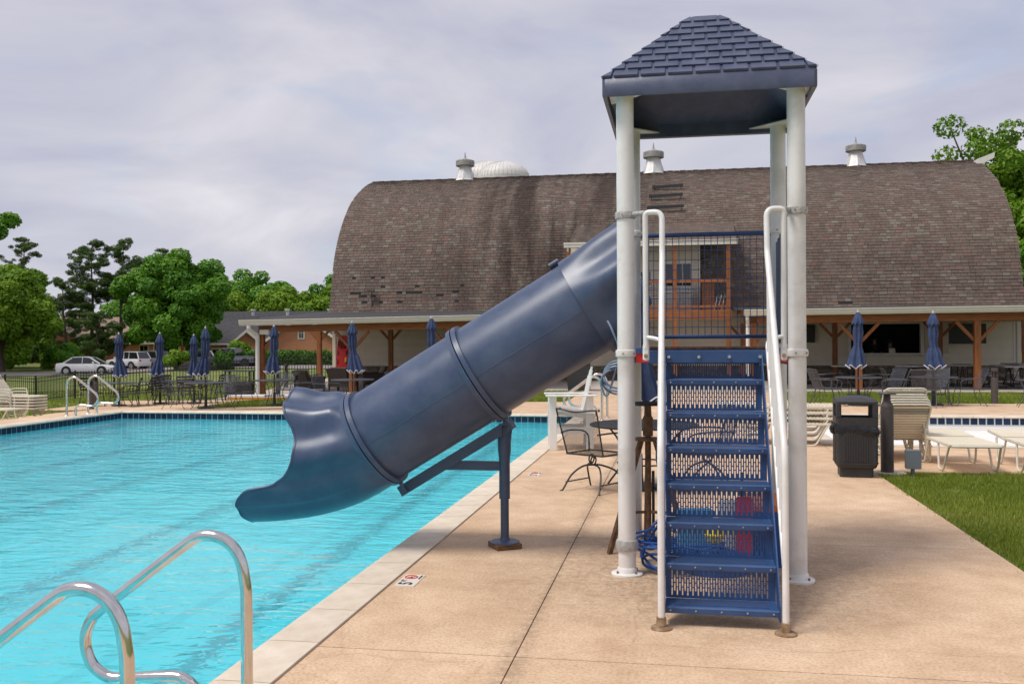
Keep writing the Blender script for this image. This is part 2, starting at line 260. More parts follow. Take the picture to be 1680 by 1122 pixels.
def lawn_mat():
    m = bpy.data.materials.new('lawn_ground'); m.use_nodes = True; t = m.node_tree; b = t.nodes['Principled BSDF']; N = t.nodes.new; L = t.links.new
    g = N('ShaderNodeNewGeometry')
    a = N('ShaderNodeTexNoise'); a.inputs['Scale'].default_value = 0.35; a.inputs['Detail'].default_value = 6; L(g.outputs['Position'], a.inputs['Vector'])
    r = N('ShaderNodeValToRGB'); e = r.color_ramp.elements; e[0].position = 0.3; e[0].color = (0.085, 0.135, 0.018, 1); e[1].position = 0.68; e[1].color = (0.27, 0.255, 0.070, 1); q = e.new(0.5); q.color = (0.155, 0.20, 0.032, 1)
    L(a.outputs[0], r.inputs[0])
    f = N('ShaderNodeTexNoise'); f.inputs['Scale'].default_value = 9; f.inputs['Detail'].default_value = 6; L(g.outputs['Position'], f.inputs['Vector'])
    r2 = N('ShaderNodeValToRGB'); r2.color_ramp.elements[0].position = 0.3; r2.color_ramp.elements[0].color = (0.55, 0.6, 0.5, 1); r2.color_ramp.elements[1].position = 0.7; r2.color_ramp.elements[1].color = (1.15, 1.12, 1.1, 1); L(f.outputs[0], r2.inputs[0])
    x = N('ShaderNodeMix'); x.data_type = 'RGBA'; x.blend_type = 'MULTIPLY'; x.inputs['Factor'].default_value = 1; L(r.outputs[0], x.inputs['A']); L(r2.outputs[0], x.inputs['B'])
    L(x.outputs['Result'], b.inputs['Base Color']); b.inputs['Roughness'].default_value = 0.95
    bn = N('ShaderNodeBump'); bn.inputs['Strength'].default_value = 0.6; bn.inputs['Distance'].default_value = 0.08; L(f.outputs[0], bn.inputs['Height']); L(bn.outputs[0], b.inputs['Normal'])
    return m
LAWN = lawn_mat()
def dots_mat():
    m = bpy.data.materials.new('perforated_tread'); m.use_nodes = True; t = m.node_tree; b = t.nodes['Principled BSDF']; N = t.nodes.new; L = t.links.new
    tcn = N('ShaderNodeTexCoord'); v = N('ShaderNodeTexVoronoi'); v.inputs['Scale'].default_value = 75; v.inputs['Randomness'].default_value = 0.0; L(tcn.outputs['Object'], v.inputs['Vector'])
    r = N('ShaderNodeValToRGB'); r.color_ramp.elements[0].position = 0.30; r.color_ramp.elements[0].color = (0.30, 0.33, 0.40, 1); r.color_ramp.elements[1].position = 0.46; r.color_ramp.elements[1].color = (0.026, 0.060, 0.150, 1)
    L(v.outputs['Distance'], r.inputs[0]); L(r.outputs[0], b.inputs['Base Color']); b.inputs['Roughness'].default_value = 0.45
    bn = N('ShaderNodeBump'); bn.inputs['Strength'].default_value = 0.5; bn.inputs['Distance'].default_value = 0.003; bn.invert = True; L(v.outputs['Distance'], bn.inputs['Height']); L(bn.outputs[0], b.inputs['Normal'])
    return m
TREAD = dots_mat()

# ------------------------------------------------------------------ mesh helpers
class MB:
    def __init__(s): s.v = []; s.f = []
    def add(s, vs, fs):
        o = len(s.v); s.v += [tuple(p) for p in vs]; s.f += [tuple(i + o for i in f) for f in fs]; return s
    def box(s, x0, x1, y0, y1, z0, z1, bev=0.0):
        if bev:
            b = bev; ring = lambda x0, x1, y0, y1, z, c: [(x0 + c, y0, z), (x1 - c, y0, z), (x1, y0 + c, z), (x1, y1 - c, z), (x1 - c, y1, z), (x0 + c, y1, z), (x0, y1 - c, z), (x0, y0 + c, z)]
            vs = ring(x0 + b, x1 - b, y0 + b, y1 - b, z0, b * .5) + ring(x0, x1, y0, y1, z0 + b, b) + ring(x0, x1, y0, y1, z1 - b, b) + ring(x0 + b, x1 - b, y0 + b, y1 - b, z1, b * .5)
            fs = [tuple(range(7, -1, -1)), tuple(range(24, 32))]
            for k in range(3):
                for i in range(8): j = (i + 1) % 8; fs.append((8 * k + i, 8 * k + j, 8 * k + 8 + j, 8 * k + 8 + i))
            return s.add(vs, fs)
        return s.add([(x0, y0, z0), (x1, y0, z0), (x1, y1, z0), (x0, y1, z0), (x0, y0, z1), (x1, y0, z1), (x1, y1, z1), (x0, y1, z1)],
                     [(3, 2, 1, 0), (4, 5, 6, 7), (0, 1, 5, 4), (1, 2, 6, 5), (2, 3, 7, 6), (3, 0, 4, 7)])
    def bar(s, a, b, w, h, up=(0, 0, 1)):
        a = Vector(a); b = Vector(b); d = (b - a).normalized(); u = Vector(up)
        if abs(d.dot(u)) > 0.98: u = Vector((0, 1, 0))
        r = d.cross(u).normalized(); u = r.cross(d).normalized(); vs = []
        for p in (a, b):
            for i, j in ((-1, -1), (1, -1), (1, 1), (-1, 1)): vs.append(p + r * (i * w / 2) + u * (j * h / 2))
        return s.add(vs, [(3, 2, 1, 0), (4, 5, 6, 7), (0, 1, 5, 4), (1, 2, 6, 5), (2, 3, 7, 6), (3, 0, 4, 7)])
    def tube(s, pts, r, n=8, closed=False):
        P = [Vector(p) for p in pts]; m = len(P); rr = r if isinstance(r, (list, tuple)) else [r] * m
        T = []
        for i in range(m):
            if closed: d = P[(i + 1) % m] - P[i - 1]
            else: d = P[min(i + 1, m - 1)] - P[max(i - 1, 0)]
            T.append(d.normalized())
        u = Vector((0, 0, 1)) if abs(T[0].z) < 0.9 else Vector((1, 0, 0))
        u = (u - T[0] * u.dot(T[0])).normalized(); vs = []
        for i in range(m):
            u = (u - T[i] * u.dot(T[i])); u = u.normalized() if u.length > 1e-6 else T[i].orthogonal().normalized()
            v = T[i].cross(u)
            for k in range(n):
                a = 2 * PI * k / n; vs.append(P[i] + (u * math.cos(a) + v * math.sin(a)) * rr[i])
        fs = []
        for i in range(m if closed else m - 1):
            j = (i + 1) % m
            for k in range(n): l = (k + 1) % n; fs.append((i * n + k, i * n + l, j * n + l, j * n + k))
        if not closed: fs.append(tuple(range(n - 1, -1, -1))); fs.append(tuple((m - 1) * n + k for k in range(n)))
        return s.add(vs, fs)
    def lathe(s, prof, n=20, c=(0, 0, 0), cap=True):
        vs = []; m = len(prof)
        for r, z in prof:
            for k in range(n): a = 2 * PI * k / n; vs.append((c[0] + r * math.cos(a), c[1] + r * math.sin(a), c[2] + z))
        fs = [(i * n + k, i * n + (k + 1) % n, (i + 1) * n + (k + 1) % n, (i + 1) * n + k) for i in range(m - 1) for k in range(n)]
        if cap: fs += [tuple(range(n - 1, -1, -1)), tuple((m - 1) * n + k for k in range(n))]
        return s.add(vs, fs)
    def loft(s, rings, closed=True, cap=True):
        n = len(rings[0]); vs = [p for r in rings for p in r]; fs = []
        for i in range(len(rings) - 1):
            for k in range(n if closed else n - 1): l = (k + 1) % n; fs.append((i * n + k, i * n + l, (i + 1) * n + l, (i + 1) * n + k))
        if cap and closed: fs += [tuple(range(n - 1, -1, -1)), tuple((len(rings) - 1) * n + k for k in range(n))]
        return s.add(vs, fs)
    def prism(s, poly, d, axis='Y'):
        """poly: 2-D outline; extruded over (d0, d1) along axis"""
        n = len(poly); vs = []
        for q in d:
            for a, b in poly: vs.append((a, q, b) if axis == 'Y' else ((q, a, b) if axis == 'X' else (a, b, q)))
        fs = [tuple(range(n)), tuple(range(2 * n - 1, n - 1, -1))] + [(i, n + i, n + (i + 1) % n, (i + 1) % n) for i in range(n)]
        return s.add(vs, fs)
    def mesh(s, name, m=None, smooth=False):
        me = bpy.data.meshes.new(name); me.from_pydata(s.v, [], s.f); me.update()
        import bmesh
        bm = bmesh.new(); bm.from_mesh(me); bmesh.ops.recalc_face_normals(bm, faces=bm.faces); bm.to_mesh(me); bm.free()
        if m: me.materials.append(m)
        if smooth:
            me.polygons.foreach_set('use_smooth', [True] * len(me.polygons))
            try: me.set_sharp_from_angle(angle=R(38))
            except Exception: pass
        return me
    def build(s, name, m, parent=None, smooth=False, loc=None, rz=0.0):
        return put(name, s.mesh(name, m, smooth), parent, loc, rz)
def put(name, me, parent=None, loc=None, rz=0.0):
    o = bpy.data.objects.new(name, me); COL.objects.link(o); o.parent = parent
    if loc is not None: o.location = loc
    if rz: o.rotation_euler = (0, 0, rz)
    return o
def tag(o, label, cat, group=None):
    o['label'] = label; o['category'] = cat
    if group: o['group'] = group
    return o
def struct(o, kind='structure'): o['kind'] = kind; return o
def thing(name, label, cat, loc=(0, 0, 0), rz=0.0, group=None):
    o = bpy.data.objects.new(name, None); COL.objects.link(o); o.location = loc; o.rotation_euler = (0, 0, rz); o.empty_display_size = 0.2
    return tag(o, label, cat, group)
KIDS = {}
def dup(root, label, loc, rz=0.0, group=None, scale=None):
    def cp(o, par):
        c = o.copy(); COL.objects.link(c); c.parent = par
        for ch in [q for q in bpy.data.objects if q.parent == o]: cp(ch, c)
        return c
    def kids(o): return [q for q in o.children]
    def cp2(o, par):
        c = o.copy(); COL.objects.link(c); c.parent = par
        for ch in kids(o): cp2(ch, c)
        return c
    r = cp2(root, None); r.location = loc; r.rotation_euler = (0, 0, rz); r['label'] = label
    if group: r['group'] = group
    if scale: r.scale = (scale, scale, scale)
    return r
def fillet(pts, rad, n=6):
    """round the inner corners of a polyline"""
    P = [Vector(p) for p in pts]; o = [P[0]]
    for i in range(1, len(P) - 1):
        a, b, c = P[i - 1], P[i], P[i + 1]; r = rad[i] if isinstance(rad, dict) and i in rad else (rad if not isinstance(rad, dict) else 0.05)
        r = min(r, (a - b).length * 0.49, (c - b).length * 0.49); p = b + (a - b).normalized() * r; q = b + (c - b).normalized() * r
        for k in range(n + 1): t = k / n; o.append(p * (1 - t) ** 2 + b * 2 * t * (1 - t) + q * t * t)
    o.append(P[-1]); return o
def smooth_path(pts, n=6, closed=False):
    P = [Vector(p) for p in pts]; m = len(P); o = []
    for i in range(m if closed else m - 1):
        p0 = P[(i - 1) % m] if closed or i > 0 else P[0] * 2 - P[1]; p1 = P[i]; p2 = P[(i + 1) % m]; p3 = P[(i + 2) % m] if closed or i + 2 < m else P[-1] * 2 - P[-2]
        for k in range(n):
            t = k / n; o.append(0.5 * ((2 * p1) + (p2 - p0) * t + (2 * p0 - 5 * p1 + 4 * p2 - p3) * t * t + (3 * p1 - p0 - 3 * p2 + p3) * t ** 3))
    if not closed: o.append(P[-1])
    return o
def quads_mesh(name, V, m, rnd=None):
    """V: (N,4,3) array of quads"""
    N = len(V); me = bpy.data.meshes.new(name); me.vertices.add(4 * N); me.vertices.foreach_set('co', np.ascontiguousarray(V, dtype=np.float32).ravel())
    me.loops.add(4 * N); me.loops.foreach_set('vertex_index', np.arange(4 * N, dtype=np.int32)); me.polygons.add(N)
    me.polygons.foreach_set('loop_start', np.arange(0, 4 * N, 4, dtype=np.int32))
    if rnd is not None:
        a = me.attributes.new('rnd', 'FLOAT', 'FACE'); a.data.foreach_set('value', np.ascontiguousarray(rnd, dtype=np.float32))
    me.update(calc_edges=True); me.materials.append(m); return me
RNG = np.random.default_rng(7); random.seed(7)

# ------------------------------------------------------------------ terrain heights: the lawn falls away beyond the far left of the pool
CP = np.array([(-18.05, 28.1, -.39), (-13.7, 25.6, -.27), (-11.85, 26.3, -.19), (-15.3, 32.2, -.36), (-11.3, 32, -.12), (-7, 28, -.05), (-28.8, 38.3, -1.04), (-25.8, 36.9, -.71), (-22.6, 37.6, -.48),
    (-18.4, 39.4, -.12), (-15.5, 41, 0), (-48, 70, -.78), (-54, 88, -.75), (-45, 90, -.72), (-57, 80, -.75), (-60, 110, -.5), (-48, 110, -.3), (-33, 86, -.5), (-36, 50, -1.0), (-25, 50, -.7), (-8, 40, 0),
    (-4, 24, 0), (-4, 32, 0), (0, 40, 0), (5, 30, 0), (10, 45, 0), (0, 60, 0), (20, 60, 0), (40, 100, 0), (-20, 150, -.3), (-26, 26, -.6), (-90, 80, -.8), (-90, 140, -.5), (60, 20, 0), (-24, 16, -.45), (-22, 5, -.3)])
def T(x, y):
    dx_ = max(0.0, -14.2 - x); dy_ = max(0.0, y - 21.5); d = math.hypot(dx_, dy_)
    if d <= 0 or x > 4: return 0.0
    t = min(1.0, d / 3.0); wgt = t * t * (3 - 2 * t)
    q = 1.0 / ((CP[:, 0] - x) ** 2 + (CP[:, 1] - y) ** 2 + 3.0) ** 1.6
    return float(wgt * (q @ CP[:, 2]) / q.sum() * max(0.0, min(1.0, (4 - x) / 6)))
# ------------------------------------------------------------------ the ground, one sheet to the horizon
PX0, PX1, PY0, PY1 = -13.43, -2.25, -6.0, 21.0       # main pool water edge
WX0, WX1, WY0, WY1 = 2.55, 13.0, 15.6, 21.65         # wading pool
def ground():
    xs = sorted(set([-1500, -600, -300, -200, -150, -120] + list(range(-100, -34, 6)) + list(range(-34, -13, 2)) + [PX0 - .15, -10, -6, PX1 + .15, 0, WX0 - .15, 6, 10, WX1 + .15, 20, 30, 45, 70, 100, 160, 300, 600, 1500]))
    ys = sorted(set([-600, -100, -30, PY0 - .15, 0, 6, 12, WY0 - .15, PY1 + .15, WY1 + .15] + list(range(24, 46, 2)) + list(range(46, 100, 6)) + [100, 110, 125, 150, 200, 300, 600, 1500, 2500]))
    V = [(x, y, T(x, y) - 0.03) for y in ys for x in xs]; n = len(xs); F = []
    for j in range(len(ys) - 1):
        for i in range(n - 1):
            cx, cy = (xs[i] + xs[i + 1]) / 2, (ys[j] + ys[j + 1]) / 2
            if PX0 - .15 < cx < PX1 + .15 and PY0 - .15 < cy < PY1 + .15: continue
            if WX0 - .15 < cx < WX1 + .15 and WY0 - .15 < cy < WY1 + .15: continue
            F.append((j * n + i, j * n + i + 1, (j + 1) * n + i + 1, (j + 1) * n + i))
    me = bpy.data.meshes.new('ground'); me.from_pydata(V, [], F); me.materials.append(LAWN); me.polygons.foreach_set('use_smooth', [True] * len(F)); me.update()
    return struct(put('ground', me))
ground()

def sheet(mb, x0, x1, y0, y1, dz, th, step=2.0):
    nx = max(1, round((x1 - x0) / step)); ny = max(1, round((y1 - y0) / step))
    top = lambda i, j: (x0 + (x1 - x0) * i / nx, y0 + (y1 - y0) * j / ny)
    o = len(mb.v)
    for k in (0, 1):
        for j in range(ny + 1):
            for i in range(nx + 1):
                x, y = top(i, j); mb.v.append((x, y, T(x, y) + dz - k * th))
    id_ = lambda i, j, k: o + k * (nx + 1) * (ny + 1) + j * (nx + 1) + i
    for j in range(ny):
        for i in range(nx):
            mb.f.append((id_(i, j, 0), id_(i + 1, j, 0), id_(i + 1, j + 1, 0), id_(i, j + 1, 0)))
    for i in range(nx):
        for j in (0, ny): mb.f.append((id_(i, j, 0), id_(i + 1, j, 0), id_(i + 1, j, 1), id_(i, j, 1)))
    for j in range(ny):
        for i in (0, nx): mb.f.append((id_(i, j, 0), id_(i, j + 1, 0), id_(i, j + 1, 1), id_(i, j, 1)))

# pool deck: cast slabs with open joints
deck = MB()
slabs = []
YB = [-3.0, 1.7, 4.85, 7.9, 11.0, 14.1, 17.4, 21.3]
for a, b in zip(YB[:-1], YB[1:]): slabs.append((-1.94, -0.85, a, b))
for a, b in zip(YB[:4] + [12.2], YB[1:4] + [12.2] + [15.3]): slabs.append((-0.85, 2.42, a, b)) if b <= 12.3 else None
for a, b in ((12.2, 15.3), (15.3, 18.5), (18.5, 21.95)): slabs.append((-0.85, 2.25, a, b))
for a, b in ((2.25, 5.6), (5.6, 9.2), (9.2, 13.3)): slabs.append((a, b, 12.45, 15.3))
for a, b in ((-17.6, -13.74), (-13.74, -10.8), (-10.8, -7.8), (-7.8, -4.8), (-4.8, -1.94), (-1.94, -0.85)): slabs.append((a, b, 21.3, 25.9))
for a, b in ((-0.85, 2.25), (2.25, 5.6), (5.6, 9.2), (9.2, 13.3)): slabs.append((a, b, 21.95, 25.9))
for a, b in ((-3.1, 0.0), (0.0, 3.0)): slabs.append((a, b, 25.9, 31.2))
for a, b in ((-19.6, -17.0), (-17.0, -14.3)): slabs.append((a, b, 25.9, 30.6))
for a, b in ((6.0, 9.1), (9.1, 12.2), (12.2, 15.3), (15.3, 18.4), (18.4, 21.3)): slabs.append((-16.6, -13.74, a, b))
for s_ in slabs: sheet(deck, s_[0], s_[1], s_[2], s_[3], -0.012, 0.04)
DK = struct(deck.build('pool_deck', JOINT))
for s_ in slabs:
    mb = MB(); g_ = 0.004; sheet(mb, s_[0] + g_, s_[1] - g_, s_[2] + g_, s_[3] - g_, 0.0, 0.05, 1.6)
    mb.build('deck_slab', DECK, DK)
porch = MB(); sheet(porch, -16.3, 13.8, 31.2, 47, 0.02, 0.1); struct(porch.build('porch_floor', SLABGREY))
rd = [(-88.6, 58.6), (-61, 65), (-48.5, 71.5), (-49.5, 83), (-44, 86.5), (-35.5, 83.5), (-26, 80.5), (10, 92)]
mb = MB(); P = smooth_path([(x, y, 0) for x, y in rd], 5); rings = []
for i, p in enumerate(P):
    d = (P[min(i + 1, len(P) - 1)] - P[max(i - 1, 0)]).normalized(); nrm = Vector((-d.y, d.x, 0)); r_ = []
    for k in (-4.5, -1.5, 1.5, 4.5): q = p + nrm * k; r_.append((q.x, q.y, T(q.x, q.y) + 0.03))
    rings.append(r_)
mb.loft(rings, closed=False); struct(mb.build('road', ROAD))

# main pool: shell, coping, waterline tiles, lane lines, water
mb = MB(); zf = -1.5
x0, x1, y0, y1 = PX0, PX1, PY0, PY1; t_ = 0.15
mb.box(x0 - t_, x1 + t_, y0 - t_, y1 + t_, zf - .1, zf); mb.box(x0 - t_, x0, y0 - t_, y1 + t_, zf, -.04); mb.box(x1, x1 + t_, y0 - t_, y1 + t_, zf, -.04)
mb.box(x0, x1, y0 - t_, y0, zf, -.04); mb.box(x0, x1, y1, y1 + t_, zf, -.04)
POOL = struct(mb.build('swimming_pool', PLASTER))
mb = MB()
for bx_ in ((x0, x0 + .004, y0, y1), (x1 - .004, x1, y0, y1)): mb.box(*bx_, -.21, -.03)
mb.box(x0 + .004, x1 - .004, y1 - .004, y1, -.21, -.03); mb.build('grout_band', GROUT, POOL)
tl = MB().box(-.068, .068, -.008, 0, -.068, .068, .004).mesh('waterline_tile', TILE)
def tiles(xa, xb, y, parent, zc, flip=0, pitch=.148):
    n = int((xb - xa) / pitch)
    for i in range(n): put('waterline_tile', tl, parent, (xa + pitch * (i + .5), y, zc), flip)
tiles(x0 + .02, x1 - .02, y1 - .004, POOL, -.112)
for i in range(72): put('waterline_tile', tl, POOL, (x0 + .004, y1 - .1 - .148 * i, -.112), R(90))
prof = [(0, -.045), (0, .012), (.255, .012), (.285, .008), (.315, -.004), (.33, -.022), (.315, -.042), (.28, -.05)]
def coping_mesh(L): mb = MB(); mb.prism([(-a, b) for a, b in prof], (-L / 2 + .004, L / 2 - .004), 'Y'); return mb.mesh('coping_stone', COPING, True)
cp_ = coping_mesh(.62)
for i in range(40): put('coping_stone', cp_, POOL, (-1.945, 21.0 - .31 - .62 * i, 0))
cpf = coping_mesh(.62)
for i in range(18): put('coping_stone', cp_, POOL, (x0 + .31 + .62 * i, 21.3, 0), R(90))
for i in range(24): put('coping_stone', cp_, POOL, (x0 - .305, 21.0 - .31 - .62 * i, 0), R(180))
mb = MB().box(x0 - .3, x0 + .03, 20.98, 21.3, -.045, .012).box(x1 - .03, x1 + .305, 20.98, 21.3, -.045, .012); mb.build('coping_corner', COPING, POOL)
for k in range(5):
    X = -3.4 - 2.24 * k; MB().box(X - .09, X + .09, 1.5, 18.6, zf, zf + .006).box(X - .6, X + .6, 18.6, 18.9, zf, zf + .006).build('lane_line', LANE, POOL)
wm = MB().add([(x0, y0, -.165), (x1, y0, -.165), (x1, y1, -.165), (x0, y1, -.165)], [(0, 1, 2, 3)]); struct(wm.build('pool_water', WATER))

# wading pool, drained white basin with one band of tile
mb = MB(); a0, a1, b0, b1 = WX0, WX1, WY0, WY1; zf = -.32
mb.box(a0 - t_, a1 + t_, b0 - t_, b1 + t_, zf - .1, zf); mb.box(a0 - t_, a0, b0 - t_, b1 + t_, zf, -.04); mb.box(a1, a1 + t_, b0 - t_, b1 + t_, zf, -.04); mb.box(a0, a1, b0 - t_, b0, zf, -.04); mb.box(a0, a1, b1, b1 + t_, zf, -.04)
WP = struct(mb.build('wading_pool', WHITEPLASTER))
mb = MB(); mb.box(a0, a1, b1 - .004, b1, -.21, -.02); mb.box(a0, a0 + .004, b0, b1 - .005, -.21, -.02); mb.build('grout_band', GROUT, WP)
tiles(a0 + .02, a1 - .02, b1 - .004, WP, -.112, pitch=.165)
for i in range(17): put('coping_stone', cp_, WP, (a0 + .31 + .62 * i, b1 + .3, 0), R(90))
for i in range(17): put('coping_stone', cp_, WP, (a0 + .31 + .62 * i, b0 - .3, 0), R(-90))
for i in range(10): put('coping_stone', cp_, WP, (a0 - .3, b0 - .02 + .31 + .62 * i, 0), R(180))

# grass
def grass(name, label, x0, x1, y0, y1, n, h, wd, keep=None):
    X = RNG.uniform(x0, x1, n); Y = RNG.uniform(y0, y1, n)
    if keep is not None: k = keep(X, Y); X, Y = X[k], Y[k]
    n = len(X); Z = np.array([T(a, b) for a, b in zip(X, Y)]) - .035
    clump = 0.5 + 0.5 * np.sin(X * 2.3 + 1.7 * np.sin(Y * 1.9)) * np.sin(Y * 2.9 + X)
    ang = RNG.uniform(0, 2 * PI, n); hh = h * RNG.uniform(.5, 1.15, n) * (0.75 + .45 * clump); ln = hh * RNG.uniform(.1, .7, n); la = RNG.uniform(0, 2 * PI, n); ww = wd * RNG.uniform(.6, 1.3, n)
    c, s = np.cos(ang) * ww, np.sin(ang) * ww; lx, ly = np.cos(la) * ln, np.sin(la) * ln
    V = np.zeros((n, 4, 3)); V[:, 0] = np.stack([X - c, Y - s, Z], 1); V[:, 1] = np.stack([X + c, Y + s, Z], 1)
    V[:, 2] = np.stack([X + lx + c * .2, Y + ly + s * .2, Z + hh], 1); V[:, 3] = np.stack([X + lx - c * .2, Y + ly - s * .2, Z + hh], 1)
    big = 0.5 + 0.5 * np.sin(X * .9 + 2.1 * np.sin(Y * .63)) * np.cos(Y * .8 - .5 * X)
    rn = np.clip(RNG.beta(2, 2.6, n) * .55 + .2 * clump + .3 * big + (RNG.random(n) < .05) * .4, 0, 1)
    o = put(name, quads_mesh(name, V, BLADE, rn)); struct(o, 'stuff'); o['label'] = label; o['category'] = 'grass'
grass('lawn_grass', 'green lawn grass in the near right corner beside the deck', 2.34, 6.2, 5.6, 12.52, 125000, .058, .0045,
      lambda X, Y: (X > 2.43 + .035 * np.sin(Y * 5.1) + .03 * RNG.normal(size=len(X))) & (Y < 12.44 + .03 * RNG.normal(size=len(X))) & ((np.sin(X * 3.1 + Y) * np.sin(Y * 2.7 - X) < .82) | (RNG.random(len(X)) < .35)))
grass('grass_strip', 'strip of grass in front of the right porch', 3.05, 13.5, 25.95, 31.15, 42000, .085, .010)
grass('grass_strip', 'strip of grass in front of the left porch', -14.2, -3.15, 25.95, 31.15, 36000, .085, .010)
grass('lawn_grass', 'sloping lawn grass around the black fence on the left', -34, -13.9, 13, 46, 60000, .075, .018,
      lambda X, Y: ~(((X > -17.6) & (Y < 25.95)) | ((X > -19.7) & (Y > 25.8) & (Y < 30.7)) | ((X > -16.4) & (Y > 30.7))))

# depth markers set in the deck
def text_mesh(s, size, m):
    c = bpy.data.curves.new('t', 'FONT'); c.body = s; c.size = size; c.align_x = 'CENTER'; c.align_y = 'CENTER'; c.extrude = 0.0006; c.offset = size * 0.02
    o = bpy.data.objects.new('t', c); COL.objects.link(o); bpy.context.view_layer.update()
    me = bpy.data.meshes.new_from_object(o.evaluated_get(bpy.context.evaluated_depsgraph_get())); bpy.data.objects.remove(o); bpy.data.curves.remove(c)
    me.materials.clear(); me.materials.append(m); return me
MARKW = mat('marker_tile_white', (0.70, 0.64, 0.56), 0.5); INK = mat('marker_ink_black', (0.02, 0.02, 0.025), 0.6); MRED = mat('marker_red', (0.55, 0.03, 0.03), 0.6)
def depth_marker(label, x, y, num):
    t = thing('depth_marker', label, 'depth marker', (x, y, 0.001), R(90))
    MB().box(-.155, .155, -.071, .071, -.02, .004).build('marker_tile', MARKW, t)
    put('numeral', text_mesh(num, .135, INK), t, (-.092, 0, .0052)); put('unit_letters', text_mesh('FT', .05, INK), t, (-.018, .035, .0052))
    mb = MB(); q = [(.078 + .043 * math.cos(a), .012 + .043 * math.sin(a), .0055) for a in np.linspace(0, 2 * PI, 24, endpoint=False)]; mb.tube(q, .0045, 4, True)
    mb.bar((.078 - .03, .042, .0065), (.078 + .03, -.018, .0065), .007, .0012); mb.build('prohibition_ring', MRED, t)
    mb = MB(); mb.bar((.058, .006, .0052), (.095, .012, .0052), .010, .001).bar((.07, .0, .0058), (.075, .03, .0058), .007, .001); mb.build('diver_pictogram', INK, t)
    put('warning_letters', text_mesh('NO DIVING', .019, INK), t, (.082, -.054, .0052))
depth_marker('white 5 FT no-diving marker tile in the deck near the pool edge', -1.835, 6.285, '5')
depth_marker('small white depth tile in the deck beyond the slide support', -1.76, 11.57, '5')

# ------------------------------------------------------------------ waterslide tower
TX0, TX1, TY0, TY1 = -0.36, 0.81, 6.70, 7.88
TW = thing('slide_tower', 'white posted slide tower with navy hipped roof and navy perforated stairs', 'slide tower', (0.225, 7.29, 0))
def tb(mb, name, m, parent=TW, smooth=True):                 # tower parts are modelled in world coordinates and moved to the tower's foot
    mb.v = [(a - .225, b - 7.29, c) for a, b, c in mb.v]; return mb.build(name, m, parent, smooth)
for px_, py_ in ((TX0, TY0), (TX1, TY0), (TX0, TY1), (TX1, TY1)):
    p = tb(MB().lathe([(.0615, .012), (.0615, 3.40)], 28, (px_, py_, 0)), 'post', WHITE_POST)
    tb(MB().lathe([(.112, 0), (.112, .012), (.104, .018), (.072, .020), (.068, .05), (.0635, .055)], 28, (px_, py_, 0)), 'base_flange', WHITE_POST, p)
    for k in range(4): a = PI / 4 + k * PI / 2; tb(MB().lathe([(.008, .018), (.008, .034)], 8, (px_ + .09 * math.cos(a), py_ + .09 * math.sin(a), 0)), 'anchor_bolt', RUSTRING, p)
    for zc, m_ in ((2.54, GALV if py_ == TY0 else WHITE_POST), (1.565, WHITE_POST)):
        tb(MB().lathe([(.0635, zc - .026), (.073, zc - .022), (.076, zc), (.073, zc + .022), (.0635, zc + .026)], 28, (px_, py_, 0)), 'clamp_collar', m_, p)
        for k in range(6): a = k * PI / 3 + .3; tb(MB().tube([(px_ + .072 * math.cos(a), py_ + .072 * math.sin(a), zc), (px_ + .081 * math.cos(a), py_ + .081 * math.sin(a), zc)], .006, 6), 'screw', RUSTRING, p)
tb(MB().lathe([(.0635, .17), (.075, .175), (.080, .20), (.080, .225), (.074, .245), (.0635, .25)], 24, (TX0, TY0, 0)), 'cracked_collar', GALV)

# roof: hollow hipped shell, fascia, molded shingles
RX, RY, RH = 0.213, 7.275, 0.722; Z0, Z1, ZT = 3.355, 3.485, 4.075; HT = 0.115
def sq(h, z, c=0.02): return [(RX - h + c, RY - h, z), (RX + h - c, RY - h, z), (RX + h, RY - h + c, z), (RX + h, RY + h - c, z), (RX + h - c, RY + h, z), (RX - h + c, RY + h, z), (RX - h, RY + h - c, z), (RX - h, RY - h + c, z)]
mb = MB(); mb.loft([sq(RH - .028, Z0 + .004), sq(RH - .004, Z0 - .004), sq(RH, Z0 + .01), sq(RH, Z1 - .012), sq(RH - .008, Z1), sq(HT, ZT), sq(HT * .3, ZT + .03, .01)], True, False)
mb.loft([sq(RH - .028, Z0 + .004), sq(RH - .028, Z1 - .02), sq(HT, ZT - .03, .01), sq(.02, ZT - .01, .004)], True, False)
ROOF = tb(mb, 'roof', NAVY_ROOF)
rows = 9
for sd_ in range(4):
    M_ = Matrix.Translation((RX, RY, 0)) @ Matrix.Rotation(sd_ * PI / 2, 4, 'Z')
    for r_ in range(rows):
        ha = RH - .006 + (HT - RH) * r_ / rows; hb = RH - .006 + (HT - RH) * (r_ + 1) / rows; za = Z1 + (ZT - Z1) * r_ / rows; zb = Z1 + (ZT - Z1) * (r_ + 1) / rows
        pitch = .186; off = 0 if r_ % 2 else pitch / 2; k0 = -int(ha / pitch) - 2
        for k in range(k0, -k0 + 1):
            a = k * pitch + off + .011; b = (k + 1) * pitch + off - .011
            al, bl = max(a, -ha), min(b, ha); au, bu = max(a, -hb), min(b, hb)
            if bl - al < .02: continue
            if bu < au: au = bu = max(-hb, min(hb, (al + bl) / 2))
            pr = .017; vs_ = [(al, -ha, za), (bl, -ha, za), (bu, -hb, zb), (au, -hb, zb), (al, -ha - pr * .75, za + pr * .72), (bl, -ha - pr * .75, za + pr * .72), (bu, -hb - .003, zb + .004), (au, -hb - .003, zb + .004)]
            mb = MB(); mb.add([M_ @ Vector(q) for q in vs_], [(3, 2, 1, 0), (4, 5, 6, 7), (0, 1, 5, 4), (1, 2, 6, 5), (2, 3, 7, 6), (3, 0, 4, 7)])
            tb(mb, 'shingle', NAVY_ROOF, ROOF, False)
